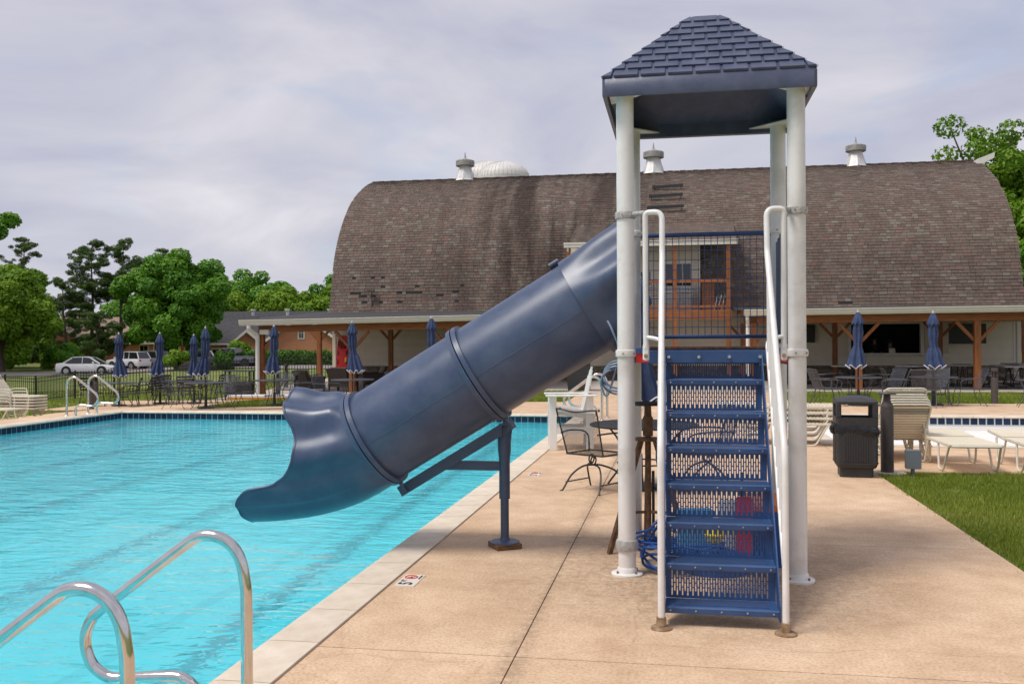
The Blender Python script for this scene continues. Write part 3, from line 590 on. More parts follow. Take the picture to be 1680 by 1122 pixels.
for px_, py_, sx, sy in ((TX0, TY0, 1, 1), (TX1, TY0, -1, 1), (TX0, TY1, 1, -1), (TX1, TY1, -1, -1)):
    mb = MB(); z_ = 3.392
    mb.prism([(px_ - sx * .11, py_ - sy * .11), (px_ + sx * .24, py_ - sy * .11), (px_ - sx * .11, py_ + sy * .24)], (z_, z_ + .010), 'Z')
    tb(mb, 'roof_bracket', WHITE_POST, TW, False)

# platform
PZ = 1.60
tb(MB().box(TX0 + .07, TX1 - .07, TY0 - .03, TY1 - .03, PZ - .035, PZ), 'platform_deck', NAVY_STEEL, TW, False)
tb(MB().box(-.20, .68, TY0 - .072, TY0 - .03, PZ - .105, PZ - .012, .006), 'front_beam', NAVY_STEEL, TW, False)
tb(MB().box(-.20, .68, TY0 - .070, TY0 - .022, PZ - .008, PZ + .012, .004), 'worn_edge_strip', mat('worn_rubber_edge', (0.03, 0.02, 0.018), .9, col2=(0.11, 0.045, 0.03), ns=30, bump=.5, bs=80), TW, False)
for xb in (-.06, .145, .35, .555): tb(MB().tube([(xb, TY0 - .072, PZ - .06), (xb, TY0 - .09, PZ - .06)], .011, 8), 'bolt', GALV, TW)
for s_, xp in ((1, TX0), (-1, TX1)):
    tb(MB().box(min(xp + s_ * .07, xp + s_ * .17), max(xp + s_ * .07, xp + s_ * .17), TY0 - .02, TY0 + .03, PZ - .10, PZ - .015), 'corner_bracket', RED, TW, False)
    tb(MB().bar((xp, TY0 + .05, PZ - .07), (xp, TY1 - .05, PZ - .07), .05, .11), 'side_beam', NAVY_STEEL, TW, False)
tb(MB().bar((TX0 + .05, TY1, PZ - .07), (TX1 - .05, TY1, PZ - .07), .05, .11), 'rear_beam', NAVY_STEEL, TW, False)

# stairs
SX0, SX1 = -.078, .562
def step_y(k): return 5.53 + .168 * (k - 1)
def step_z(k): return .112 + .2125 * (k - 1)
ST = tb(MB().prism([(5.50, .05), (5.50, .145), (6.62, 1.56), (6.69, 1.56), (6.69, 1.43), (5.62, .05)], (SX0 - .010, SX0 - .002), 'X').prism([(5.50, .05), (5.50, .145), (6.62, 1.56), (6.69, 1.56), (6.69, 1.43), (5.62, .05)], (SX1 + .002, SX1 + .010), 'X'), 'stair_stringers', NAVY_STEEL, TW, False)
for k in range(1, 8):
    y, z = step_y(k), step_z(k); td = .185
    tr = tb(MB().box(SX0, SX1, y, y + td, z - .006, z), 'tread', NAVY_STEEL, TW, False)
    tb(MB().box(SX0 + .05, SX1 - .05, y + .035, y + td - .02, z, z + .0025), 'perforated_grip', TREAD, tr, False)
    tb(MB().prism([(y - .012, z - .036), (y - .014, z - .006), (y - .006, z + .002), (y, z + .0), (y, z - .036)], (SX0, SX1), 'X'), 'nosing', NAVY_STEEL, tr, False)
    for q in range(5): xq = SX0 + .03 + q * .145; tb(MB().tube([(xq, y - .014, z - .018), (xq, y - .019, z - .018)], .005, 6), 'rivet', GALV, tr)
    # riser with slotted perforations, from this tread up to the next
    zt = step_z(k + 1) - (.034 if k < 7 else .10); zb = z + .001; yr = step_y(k) + td + .002
    mb = MB(); ncol = 37; mg = .035; pw = (SX1 - SX0 - 2 * mg) / ncol; sw = pw * .49; H_ = zt - zb
    mb.box(SX0, SX0 + mg, yr, yr + .003, zb, zt).box(SX1 - mg, SX1, yr, yr + .003, zb, zt)
    za, ze = zb + .016, zt - .010; mb.box(SX0 + mg, SX1 - mg, yr, yr + .003, zb, za).box(SX0 + mg, SX1 - mg, yr, yr + .003, ze, zt)
    vp = (ze - za) / 2.9
    for c in range(ncol):
        xa = SX0 + mg + c * pw; mb.box(xa + sw, xa + pw, yr, yr + .003, za, ze)
        if c % 2 == 0: segs = [(j * vp, j * vp + .045) for j in range(3)]
        else: segs = [(vp * .5 + j * vp, vp * .5 + j * vp + .045) for j in range(2)]
        cur = 0.0
        for s0, s1 in segs:
            s1 = min(s1, ze - za)
            if s0 > cur + .001: mb.box(xa, xa + sw, yr, yr + .003, za + cur, za + s0)
            cur = s1
        if ze - za - cur > .001: mb.box(xa, xa + sw, yr, yr + .003, za + cur, ze)
    tb(mb, 'slotted_riser', NAVY_STEEL, TW, False)

# hand rails
def handrail(xr, s, xpost):
    """xr: rail plane; s: side on which the post stands"""
    xi = xr + s * .115
    rail = fillet([(xr, 5.46, .03), (xr, 5.47, 1.02), (xr, 6.46, 2.24), (xr, 6.50, 2.535), (xi, 6.53, 2.535), (xi, 6.56, 1.60)], {1: .09, 2: .05, 3: .09, 4: .03}, 8)
    h = tb(MB().tube(rail, .0195, 12), 'handrail', WHITE_RAIL)
    tb(MB().tube(fillet([(xr, 5.50, .34), (xr, 6.50, 1.66), (xi, 6.555, 1.68)], .06), .014, 8), 'lower_rail', WHITE_RAIL, h)
    for k in range(11):
        t = (k + .6) / 11; y = 5.50 + t * .96; zl = .34 + (y - 5.50) * 1.32; zu = 1.02 + (y - 5.47) * 1.232
        tb(MB().tube([(xr, y, zl), (xr, y, zu)], .0085, 6), 'baluster', WHITE_RAIL, h)
    tb(MB().box(xi - .022, xi + .022, 6.545, 6.565, PZ - .085, PZ + .03, .008), 'bolted_foot', WHITE_RAIL, h)
    tb(MB().tube([(xi, 6.55, PZ - .05), (xi, 6.535, PZ - .05)], .014, 8), 'rusty_bolt', RUSTRING, h)
    tb(MB().tube([(xi, 6.53, 2.535), (xpost - s * .05, TY0 - .03, 2.545)], .017, 8), 'clamp_link', GALV, h)
    tb(MB().lathe([(.062, 0), (.062, .008), (.055, .014), (.03, .016), (.028, .065), (.024, .068)], 18, (xr, 5.46, 0)), 'floor_flange', RUSTRING, h)
handrail(-.10, -1, TX0); handrail(.592, 1, TX1)

# rear wire panel
MBm = MB(); zl, zh = 1.685, 2.525; xl, xh = -.245, .775
fr = tb(MB().tube([(TX0 + .06, TY1, zh), (TX1 - .06, TY1, zh)], .019, 10).tube([(xl, TY1, zl), (xh, TY1, zl)], .017, 10).tube([(xl, TY1, zl), (xl, TY1, zh)], .017, 8).tube([(xh, TY1, zl), (xh, TY1, zh)], .017, 8), 'rear_panel_frame', NAVY_STEEL)
for i in range(19): x = xl + .052 * (i + 1); tb(MB().tube([(x, TY1, zl), (x, TY1, zh)], .0032, 5), 'wire', NAVY_STEEL, fr)
for i in range(10): z = zl + .079 * (i + 1); tb(MB().tube([(xl, TY1 + .006, z), (xh, TY1 + .006, z)], .0032, 5), 'wire', NAVY_STEEL, fr)
# right-hand corrugated barrier
mb = MB(); rings = []
for i in range(41):
    y = TY0 + .09 + i * (TY1 - TY0 - .18) / 40; dx_ = .012 * math.sin(i * 2 * PI / 5); top = 2.50 - .07 * abs(i - 20) / 20
    rings.append([(TX1 - .02 + dx_, y, 1.63), (TX1 + dx_, y, 1.63), (TX1 + dx_, y, top), (TX1 - .02 + dx_, y, top)])
mb.loft(rings); tb(mb, 'corrugated_barrier', NAVY, TW)

# ------------------------------------------------------------------ tube slide
SL = thing('tube_slide', 'navy blue enclosed tube slide running down from the tower to the pool', 'slide', (-1.40, 7.29, 0))
def sb(mb, name, m, parent=SL, smooth=True):
    mb.v = [(a + 1.40, b - 7.29, c) for a, b, c in mb.v]; return mb.build(name, m, parent, smooth)
YS, RAD = 7.29, .384; SLP = .605; AX = Vector((1, 0, SLP)).normalized(); UPV = Vector((-SLP, 0, 1)).normalized()
def axp(x): return Vector((x, YS, 1.434 + SLP * (x + 1.5)))
def ring(x, r, n=64, wob=None):
    c = axp(x); o = []
    for k in range(n):
        a = 2 * PI * k / n; rr = r + (wob(a) if wob else 0); o.append(c + UPV * (math.sin(a) * rr) + Vector((0, -1, 0)) * (math.cos(a) * rr))
    return o
def pipe(x0, x1, name):
    mb = MB(); mb.loft([ring(x0, RAD), ring((x0 + x1) / 2, RAD), ring(x1, RAD)], True, False); mb.loft([ring(x0, RAD - .012), ring(x1, RAD - .012)], True, False)
    o = sb(mb, name, NAVY)
    for sgn in (1, -1):
        a = R(-6) if sgn > 0 else PI + R(6); q = lambda x, e: axp(x) + UPV * (math.sin(a) * (RAD + e)) + Vector((0, -1, 0)) * (math.cos(a) * (RAD + e))
        sb(MB().tube([q(x0, .0), q(x1, .0)], .0028, 6), 'mold_seam', NAVY_ROOF, o)
    return o
pipe(-2.40, -1.565, 'lower_tube'); pipe(-1.535, -.60, 'upper_tube')
for xf in (-2.415, -1.55):
    mb = MB(); mb.loft([ring(xf - .040, RAD - .002), ring(xf - .040, RAD + .030), ring(xf - .006, RAD + .034), ring(xf - .006, RAD + .001)], True, False); f_ = sb(mb, 'joint_flange', NAVY)
    mb = MB(); mb.loft([ring(xf + .002, RAD - .002), ring(xf + .002, RAD + .034), ring(xf + .034, RAD + .030), ring(xf + .034, RAD - .002)], True, False); sb(mb, 'joint_flange', NAVY)
    for k in range(26):
        a = 2 * PI * (k + .5) / 26; d = UPV * math.sin(a) + Vector((0, -1, 0)) * math.cos(a); c = axp(xf) + d * (RAD + .018)
        sb(MB().tube([c + AX * .022, c + AX * .042], .0048, 6), 'flange_bolt', NAVY_PIPE, f_)
    c = axp(xf) - UPV * (RAD + .03)
    sb(MB().bar(c - AX * .012 + UPV * .03, c - AX * .012 - UPV * .10 + AX * .03, .07, .012, AX), 'hanger_plate', NAVY_PIPE, f_, False)
# ribbed entrance collar at the tower
def lobes(a, k=1.0): return .030 * k * math.sin(7 * a + .4)
mb = MB(); rings = []
for i in range(9):
    t = i / 8; x = -.70 + t * .335; rg = ring(x, RAD + .026 + .02 * t, 96, lambda a, t=t: lobes(a, min(1, t * 2.5 + .15)))
    rings.append([q + AX * ((-.40 - q.x) / AX.x * t) for q in rg])          # the last ring is upright, flush with the tower's side
mb.loft([ring(-.70, RAD + .004, 96)] + rings, True, False); mb.loft([ring(-.69, RAD - .01, 96), [q + AX * ((-.41 - q.x) / AX.x) for q in ring(-.365, RAD + .01, 96)]], True, False); CL = sb(mb, 'entrance_collar', NAVY)
c = axp(-.72) + UPV * (RAD + .035); sb(MB().tube([c - AX * .055, c + AX * .03], .026, 10), 'collar_knob', NAVY_PIPE, CL)
# open flume at the bottom: hood above, long tongue below
def Tp(u): return Vector((-2.615 - .505 * u, YS, 1.205 + .02 * math.sin(u * 9) * (1 - u) + .058 * u))
def Bp(u):
    B = [Vector((-2.225, YS, .53)), Vector((-2.72, YS, .235)), Vector((-3.08, YS, .215)), Vector((-3.60, YS, .185))]
    return B[0] * (1 - u) ** 3 + B[1] * 3 * u * (1 - u) ** 2 + B[2] * 3 * u * u * (1 - u) + B[3] * u ** 3
PH = np.radians([-95, -90, -80, -72, -66, -60, -54, -48, -42, -36, -30, -27, -25.5, -24, -16, -8, 0, 8, 16, 24, 32, 40, 48, 56, 64, 72, 80, 95]); UM = [.92, .92, .89, .895, .905, .92, .935, .95, .96, .955, .93, .905, .82, .73, .645, .60, .57, .57, .575, .60, .65, .755, .83, .885, .92, .925, .945, .95]
ANG = list(np.radians(np.concatenate([np.arange(-90, -32, 2.0), np.arange(-32, -18, .5), np.arange(-18, 90, 2.0)]))); ANG = ANG + [PI - a for a in ANG[::-1]]
def umax(a):
    aa = math.asin(math.sin(a)); ks = np.linspace(aa - .02, aa + .02, 5); return float(np.mean(np.interp(ks, PH, UM)))
def flume(off):
    nU = 34; rings = []
    for i in range(nU + 1):
        o = []
        for a in ANG:
            u = umax(a) * i / nU; C_ = (Tp(u) + Bp(u)) / 2; A_ = (Tp(u) - Bp(u)) / 2; wd = RAD + .035 * u
            ramp_ = min(1, u * 5); sa = math.sin(a)
            lob = .022 * ramp_ * math.sin(8.2 * math.asin(sa) + 1.4) * (1 if sa > -.35 else max(0, 1 - (-.35 - sa) * 5))
            step = .014 * ramp_ / (1 + math.exp(-(-sa - .80) * 60)) + .010 * ramp_ * math.exp(-((sa + .66) / .05) ** 2)
            sc = 1 + (lob + step + off) / .40
            o.append(C_ + A_ * (sa * sc) + Vector((0, -1, 0)) * (math.cos(a) * wd * sc))
        rings.append(o)
    return rings
ro, ri = flume(0.0), flume(-.014)
mb = MB(); mb.loft(ro, True, False); mb.loft(ri, True, False); FL = sb(mb, 'exit_flume', NAVY)
rim = [(a + b) / 2 for a, b in zip(ro[-1], ri[-1])]; sb(MB().tube(rim, .013, 8, True), 'rolled_rim', NAVY, FL)
# support arm and post
YA = 7.40
arm = sb(MB().bar((-2.235, YA, .435), (-1.30, YA, 1.005), .075, .085), 'support_arm', NAVY_PIPE, SL, False)
sb(MB().bar((-1.42, YA + .02, .655), (-1.86, YA + .01, .655), .012, .075), 'brace_plate', NAVY_PIPE, arm, False)
sp_ = sb(MB().lathe([(.050, .93), (.055, .90), (.053, .78), (.044, .70), (.044, .40), (.045, .395), (.034, .392), (.034, .052)][::-1], 20, (-1.375, YA + .02, 0)), 'support_post', NAVY_PIPE)
sb(MB().bar((-1.375, YA + .02, .88), (-1.36, YA, .985), .08, .09), 'post_saddle', NAVY_PIPE, sp_, False)
sb(MB().lathe([(.118, .042), (.118, .050), (.10, .058), (.045, .062), (.036, .085)], 24, (-1.375, YA + .02, 0)), 'post_flange', NAVY_PIPE, sp_)
mb = MB().box(-.105, .105, -.105, .105, 0, .042, .003); tag(mb.build('wood_block', WOODBLOCK, None, False, (-1.375, YA + .02, 0.001), R(33)), 'weathered square wood block under the slide support post', 'wood block')

# ------------------------------------------------------------------ stainless grab rails
def grab_rail(label, loc, rz, group, near=True):
    t = thing('grab_rail', label, 'grab rail', loc, rz, group)
    pts = [(0, 0, 0.0), (0, 0, .54), (-.008, 0, .667), (-.027, 0, .748), (-.062, 0, .803), (-.109, 0, .834), (-.161, 0, .845), (-.216, 0, .837), (-.272, 0, .804), (-.47, 0, .66), (-.67, 0, .511), (-.713, 0, .467), (-.74, 0, .403), (-.737, 0, .337), (-.708, 0, .273), (-.651, 0, .232), (-.585, 0, .223), (-.45, 0, .236), (-.331, 0, .245), (-.275, 0, .233), (-.234, 0, .196), (-.214, 0, .14), (-.212, 0, 0)]
    MB().tube(smooth_path(pts, 5), .0243, 16).build('rail_tube', CHROME, t, True)
    for x in (0, -.212): MB().lathe([(.055, 0), (.055, .006), (.045, .018), (.028, .024)], 20, (x, 0, 0)).build('escutcheon', CHROME, t, True)
    return t
g1 = grab_rail('stainless pool grab rail nearest the camera, cut by the left frame edge', (-1.775, 2.80, 0), 0, 'near grab rails')
dup(g1, 'stainless pool grab rail behind the nearest one, its whole loop in view', (-1.775, 3.66, 0), 0, 'near grab rails')
dup(g1, 'left rail of the stainless pair across the pool by the lawn', (-13.82, 19.45, 0), R(180), 'far grab rails', 1.06)
dup(g1, 'right rail of the stainless pair across the pool by the lawn', (-13.82, 20.25, 0), R(180), 'far grab rails', 1.06)
dup(g1, 'stainless grab rail behind the white guard chair, nearer of the pair', (-1.56, 19.65, 0), 0, 'rails behind the guard chair', 1.08)
dup(g1, 'stainless grab rail behind the white guard chair, farther of the pair', (-1.50, 20.3, 0), 0, 'rails behind the guard chair', 1.12)
# ------------------------------------------------------------------ the barn
BX0, BX1 = -15.25, 13.4
YE, YR = 39.85, 46.0                                     # front eave and ridge
BPROF = [(39.82, 2.95), (40.00, 3.5), (40.2, 4.3), (40.55, 5.45), (41.05, 6.4), (41.6, 7.15), (42.2, 7.78), (42.8, 8.3), (43.5, 8.75), (44.2, 9.12), (45.0, 9.48), (46.0, 9.82)]
BARN = thing('barn', 'big barn with a bowed brown shingle roof and cream siding', 'barn', (0, 40, 0))
def bb(mb, name, m, parent=BARN, smooth=False):
    mb.v = [(a, b - 40, c) for a, b, c in mb.v]; return mb.build(name, m, parent, smooth)
# roof underlay (both slopes) and gable ends
prof_s = [(p.x, p.z) for p in smooth_path([(a, 0, b) for a, b in BPROF], 4)]
full = prof_s + [(2 * YR - a, b) for a, b in reversed(prof_s[:-1])]
mb = MB(); mb.loft([[(x, a, b) for a, b in full] for x in (BX0, BX1)], False, False)
ROOFB = bb(mb, 'roof', FELT, BARN, True)
poly = [(a + (.12 if a < YR else -.12), b - .1) for a, b in full]
mb = MB(); mb.prism([(full[0][0] + .12, 0)] + poly + [(full[-1][0] - .12, 0)], (BX0 + .05, BX0 + .2), 'X'); mb.prism([(full[0][0] + .12, 0)] + poly + [(full[-1][0] - .12, 0)], (BX1 - .2, BX1 - .05), 'X')
bb(mb, 'gable_wall', SIDING)
# shingles
arc = [0.0]
for (a, b), (c, d) in zip(prof_s[:-1], prof_s[1:]): arc.append(arc[-1] + math.hypot(c - a, d - b))
ay = [q[0] for q in prof_s]; az_ = [q[1] for q in prof_s]
EXPO, SWID = .143, .255
nrow = int(arc[-1] / EXPO); allq = []; singles = []
random.seed(11)
missing = {}
for r_ in range(nrow + 1):
    s0 = r_ * EXPO; s1 = min(s0 + EXPO * 1.12, arc[-1]); y0_, z0_ = np.interp(s0, arc, ay), np.interp(s0, arc, az_); y1_, z1_ = np.interp(s1, arc, ay), np.interp(s1, arc, az_)
    ty, tz = y1_ - y0_, z1_ - z0_; l_ = math.hypot(ty, tz); ny, nz_ = -tz / l_, ty / l_
    x = BX0 - .08 - random.random() * SWID
    while x < BX1 + .08:
        wd = SWID * random.uniform(.62, 1.3); xa, xb = max(x, BX0 - .08), min(x + wd, BX1 + .08); x += wd
        if xb - xa < .05: continue
        # torn-off shingles low on the left
        if 3 <= r_ <= 16 and r_ in (3, 5, 6, 8, 11) and BX0 + .8 < xa < -8.5 and random.random() < .22: continue
        if r_ == 1 and 6.0 < xa < 7.6 and random.random() < .4: continue
        # dormer opening
        if -4.5 < (xa + xb) / 2 < .95 and z0_ < 5.75: continue
        rr = random.random()
        if BX0 < xa < -12.7 and 17 < r_ < 20 and random.random() < .5: rr = .86
        if 7 < xa < 13.3 and 3 <= r_ < 12 and len(singles) < 296: singles.append((xa, xb, y0_, z0_, y1_, z1_, ny, nz_)); continue
        th = .014 + random.uniform(0, .012)
        A, B_ = (y0_ + ny * th, z0_ + nz_ * th), (y1_ + ny * .004, z1_ + nz_ * .004); g_ = .006
        allq.append(([(xa + g_, *A), (xb - g_, *A), (xb - g_, *B_), (xa + g_, *B_)], rr)); allq.append(([(xa + g_, y0_, z0_), (xb - g_, y0_, z0_), (xb - g_, *A), (xa + g_, *A)], rr * .5))
        allq.append(([(xa + g_, y0_, z0_), (xa + g_, *A), (xa + g_, *B_), (xa + g_, y1_, z1_)], rr)); allq.append(([(xb - g_, y0_, z0_), (xb - g_, *A), (xb - g_, *B_), (xb - g_, y1_, z1_)], rr))
V = np.array([q for q, _ in allq]); V[:, :, 1] -= 40
o = put('shingles', quads_mesh('shingles', V, SHINGLE_F, [r for _, r in allq]), ROOFB); o['kind'] = 'stuff'
one = MB(); one.add([(0, 0, 0), (1, 0, 0), (1, 0, 1), (0, 0, 1), (0, -.022, 0), (1, -.022, 0), (1, -.004, 1), (0, -.004, 1)], [(3, 2, 1, 0), (4, 5, 6, 7), (0, 1, 5, 4), (1, 2, 6, 5), (2, 3, 7, 6), (3, 0, 4, 7)])
sm = one.mesh('shingle', SHINGLE_O)
for xa, xb, y0_, z0_, y1_, z1_, ny, nz_ in singles:
    o = put('shingle', sm, ROOFB, (xa + .006, y0_ - 40, z0_)); o.rotation_euler = (-math.atan2(y1_ - y0_, z1_ - z0_), 0, 0); o.scale = (xb - xa - .012, random.uniform(.8, 1.4), math.hypot(y1_ - y0_, z1_ - z0_))
# ridge cap and hay-hood tip at the right end
mb = MB()
for i in range(95):
    x = BX0 + i * .302; mb.box(x, x + .285, 45.85, 46.15, 9.80, 9.845 + .012 * (i % 2))
bb(mb, 'ridge_cap', SHINGLE_F)
mb = MB(); mb.prism([(BX1 - .1, 9.75), (BX1 + .62, 10.02), (BX1 + .60, 9.78), (BX1 + .15, 9.55), (BX1 - .1, 9.42)], (45.1, 46.9), 'Y'); bb(mb, 'hay_hood', TRIM)
# front wall: backing, boards, stone skirt
WY = 40.02
SWX0, SWX1, SWZ0, SWZ1 = 7.35, 11.05, 1.30, 2.86            # serving window opening: adjusted below
mb = MB(); SWX0, SWX1, SWZ0, SWZ1 = 6.95, 9.62, 1.12, 2.30
for q in ((BX0 + .2, -4.6, 0, 3.0), (-4.6, SWX0, 0, 2.9), (SWX0, SWX1, 0, SWZ0), (SWX0, SWX1, SWZ1, 3.0), (SWX1, BX1 - .2, 0, 3.0)): mb.box(q[0], q[1], WY, WY + .15, q[2], q[3])
WALL = bb(mb, 'front_wall', SIDING)
def boards(xa, xb, za, zb, Y, parent=None, ex=.165, ln=3.66):
    n = int(round((zb - za) / ex)); ex = (zb - za) / n
    for i in range(n):
        x = xa - (random.random() * ln * .8 if xb - xa > ln else 0)
        while x < xb - .02:
            a, b = max(x, xa), min(x + ln, xb); x += ln
            if b - a < .03: continue
            z = za + i * ex; mb = MB(); mb.add([(a, Y, z), (b, Y, z), (b, Y, z + ex), (a, Y, z + ex), (a, Y - .026, z), (b, Y - .026, z), (b, Y - .006, z + ex), (a, Y - .006, z + ex)], [(3, 2, 1, 0), (4, 5, 6, 7), (0, 1, 5, 4), (1, 2, 6, 5), (2, 3, 7, 6), (3, 0, 4, 7)])
            bb(mb, 'siding_board', SIDING, parent or WALL)
ZS = .62
boards(BX0 + .3, -4.6, ZS, 2.95, WY - .002); boards(-4.6, 2.3, ZS, 2.75, WY - .002); boards(2.3, SWX0 - .12, ZS, 2.95, WY - .002); boards(SWX1 + .12, BX1 - .3, ZS, 2.95, WY - .002); boards(SWX0 - .12, SWX1 + .12, ZS, SWZ0 - .12, WY - .002); boards(SWX0 - .12, SWX1 + .12, SWZ1 + .1, 2.95, WY - .002)
for xa in (BX0 + .18, BX1 - .32): bb(MB().box(xa, xa + .14, WY - .035, WY, 0, 2.95), 'corner_board', TRIM)
random.seed(5); nst = 0
SK = bb(MB().box(BX0 + .3, BX1 - .3, WY - .05, WY - .002, -.05, ZS), 'stone_skirt', STONE)
for rw in range(4):
    x = BX0 + .3
    while x < BX1 - .35 and nst < 300:
        l_ = random.uniform(.25, .55); b = min(x + l_, BX1 - .3); d_ = random.uniform(.02, .06)
        bb(MB().box(x + .008, b - .008, WY - .05 - d_, WY - .05, rw * .155 + .006, rw * .155 + .149, .008), 'stone', STONE, SK); x = b; nst += 1
# serving window with the dark snack bar behind
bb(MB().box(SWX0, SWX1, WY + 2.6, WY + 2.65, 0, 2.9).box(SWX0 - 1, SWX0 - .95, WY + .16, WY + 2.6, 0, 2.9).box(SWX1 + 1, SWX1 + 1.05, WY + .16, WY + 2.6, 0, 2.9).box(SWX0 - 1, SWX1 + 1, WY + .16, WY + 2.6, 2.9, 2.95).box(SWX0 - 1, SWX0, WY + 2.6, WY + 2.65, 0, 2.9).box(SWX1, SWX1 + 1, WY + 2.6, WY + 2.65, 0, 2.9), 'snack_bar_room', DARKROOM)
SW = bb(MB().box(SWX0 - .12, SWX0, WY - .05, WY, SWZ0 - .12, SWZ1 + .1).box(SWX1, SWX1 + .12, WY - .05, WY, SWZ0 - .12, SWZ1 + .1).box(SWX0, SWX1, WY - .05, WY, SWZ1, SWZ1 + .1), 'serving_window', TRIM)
bb(MB().box(SWX0 - .16, SWX1 + .16, WY - .30, WY + .35, SWZ0 - .06, SWZ0), 'counter_shelf', TRIM, SW)
bb(MB().prism([(SWX1 + .15, WY - .06), (SWX1 + .95, WY - .42), (SWX1 + .95, WY - .38), (SWX1 + .15, WY - .02)], (SWZ0 - .02, SWZ1 + .06), 'Z'), 'open_shutter', SIDING, SW)
# dormer with balcony
DM = bb(MB().box(-4.45, .92, 39.72, 40.2, 2.5, 5.62), 'dormer_wall', SIDING)
boards(-4.4, .82, 2.9, 5.6, 39.718, DM, .17)
bb(MB().box(.82, .94, 39.68, 39.74, 2.9, 5.6), 'corner_board', TRIM, DM)
def pane_window(xa, xb, za, zb, Y, nx, nz, parent, name='window'):
    f = bb(MB().box(xa - .07, xb + .07, Y - .05, Y - .002, zb, zb + .07).box(xa - .07, xb + .07, Y - .05, Y - .002, za - .07, za).box(xa - .07, xa, Y - .05, Y - .002, za, zb).box(xb, xb + .07, Y - .05, Y - .002, za, zb), name, TRIM, parent)
    return f
W1 = bb(MB().box(-2.95, -1.0, 39.64, 39.69, 4.55, 4.62).box(-2.95, -1.0, 39.64, 39.69, 3.92, 4.0).box(-2.95, -2.88, 39.64, 39.69, 4.0, 4.55).box(-1.07, -1.0, 39.64, 39.69, 4.0, 4.55), 'balcony_window', TRIM, DM)
for k in range(3): bb(MB().box(-2.86 + .6 * k, -2.32 + .6 * k, 39.66, 39.68, 4.02, 4.53), 'pane', GLASSDARK, DM)
DR = bb(MB().box(-.62, .66, 39.63, 39.69, 2.9, 5.02), 'balcony_door', TRIM, DM)
for k in range(3): bb(MB().box(-.48 + .36 * k, -.16 + .36 * k, 39.61, 39.628, 3.95, 4.85), 'pane', GLASSDARK, DM)
# dormer roof (shed), its gutter and shingle courses
DRF = bb(MB().prism([(38.42, 5.66), (38.42, 5.72), (41.75, 6.86), (41.75, 6.78)], (-4.35, 2.30), 'X'), 'dormer_roof', FELT)
qs = []
for r_ in range(24):
    y0_ = 38.40 + r_ * .137; z0_ = 5.725 + (y0_ - 38.42) * .342; y1_ = y0_ + .15; z1_ = z0_ + .15 * .342; x = -4.4 - random.random() * .3
    while x < 2.3:
        wd = SWID * random.uniform(.7, 1.25); a, b = max(x, -4.4 + .0), min(x + wd, 2.35); x += wd
        if b - a < .05: continue
        rr = random.random(); qs.append(([(a + .005, y0_, z0_ + .016), (b - .005, y0_, z0_ + .016), (b - .005, y1_, z1_ + .006), (a + .005, y1_, z1_ + .006)], rr)); qs.append(([(a + .005, y0_, z0_ - .005), (b - .005, y0_, z0_ - .005), (b - .005, y0_, z0_ + .016), (a + .005, y0_, z0_ + .016)], rr * .4))
V = np.array([q for q, _ in qs]); V[:, :, 1] -= 40; o = put('shingles', quads_mesh('shingles', V, SHINGLE_F, [r for _, r in qs]), DRF); o['kind'] = 'stuff'
bb(MB().box(-4.57, 2.38, 38.28, 38.42, 5.50, 5.68).box(-4.58, 2.39, 38.26, 38.30, 5.63, 5.70), 'dormer_gutter', GUTTER, DRF)
bb(MB().tube(fillet([(-4.42, 38.36, 5.50), (-4.42, 38.36, 5.35), (-4.30, 39.6, 5.0), (-4.30, 39.7, 3.2)], .08), .05, 8), 'downspout', GUTTER, DRF)
BAL = bb(MB().box(-4.5, 2.15, 38.35, 38.50, 2.50, 2.90), 'balcony_beam', CEDAR)
bb(MB().box(-4.5, 2.15, 38.5, 39.7, 2.82, 2.88), 'balcony_floor', CEDAR, BAL)
for xp in (-4.4, -2.2, -.10, 2.02): bb(MB().box(xp - .09, xp + .09, 38.36, 38.54, -.02, 2.50), 'balcony_post', CEDARV, BAL); bb(MB().box(xp - .085, xp + .085, 38.36, 38.53, 2.90, 5.5), 'balcony_post', CEDARV, BAL)
for za, zb in ((4.00, 4.12), (2.98, 3.08)): bb(MB().box(-4.5, 2.1, 38.40, 38.48, za, zb), 'balcony_rail', CEDAR, BAL)
for i in range(62):
    x = -4.35 + i * .104; bb(MB().box(x - .006, x + .006, 38.44, 38.45, 3.08, 4.0), 'railing_wire', BLACKFENCE, BAL)
for i in range(8): z = 3.15 + i * .11; bb(MB().box(-4.4, 2.0, 38.452, 38.460, z - .005, z + .005), 'railing_wire', BLACKFENCE, BAL)
bb(MB().box(1.0, 1.5, 39.0, 39.7, 2.9, 4.0).box(1.5, 2.0, 39.3, 39.7, 2.9, 3.3), 'stair_rail_end', CEDARV, BAL)
# roof rungs above the dormer
for (xa, xb, z) in ((-1.1, .28, 8.62), (-1.22, .27, 8.10), (-1.3, .31, 7.50)):
    y = float(np.interp(z, az_, ay)) - .26; rg = bb(MB().bar((xa, y, z), (xb, y, z + .05), .07, .13), 'roof_rung', BLACKIRON, ROOFB)
    for q in (xa + .1, xb - .1): bb(MB().bar((q, y + .16, z - .16), (q, y - .02, z + .12), .03, .03), 'rung_bracket', RUST, ROOFB)
# lightning-rod conduit low on the left
bb(MB().tube([(-13.35, 39.9, 2.95), (-13.35, 39.95, 3.9)], .03, 6).box(-13.5, -13.2, 39.75, 39.9, 3.88, 3.98), 'flood_light', BOLLARD)

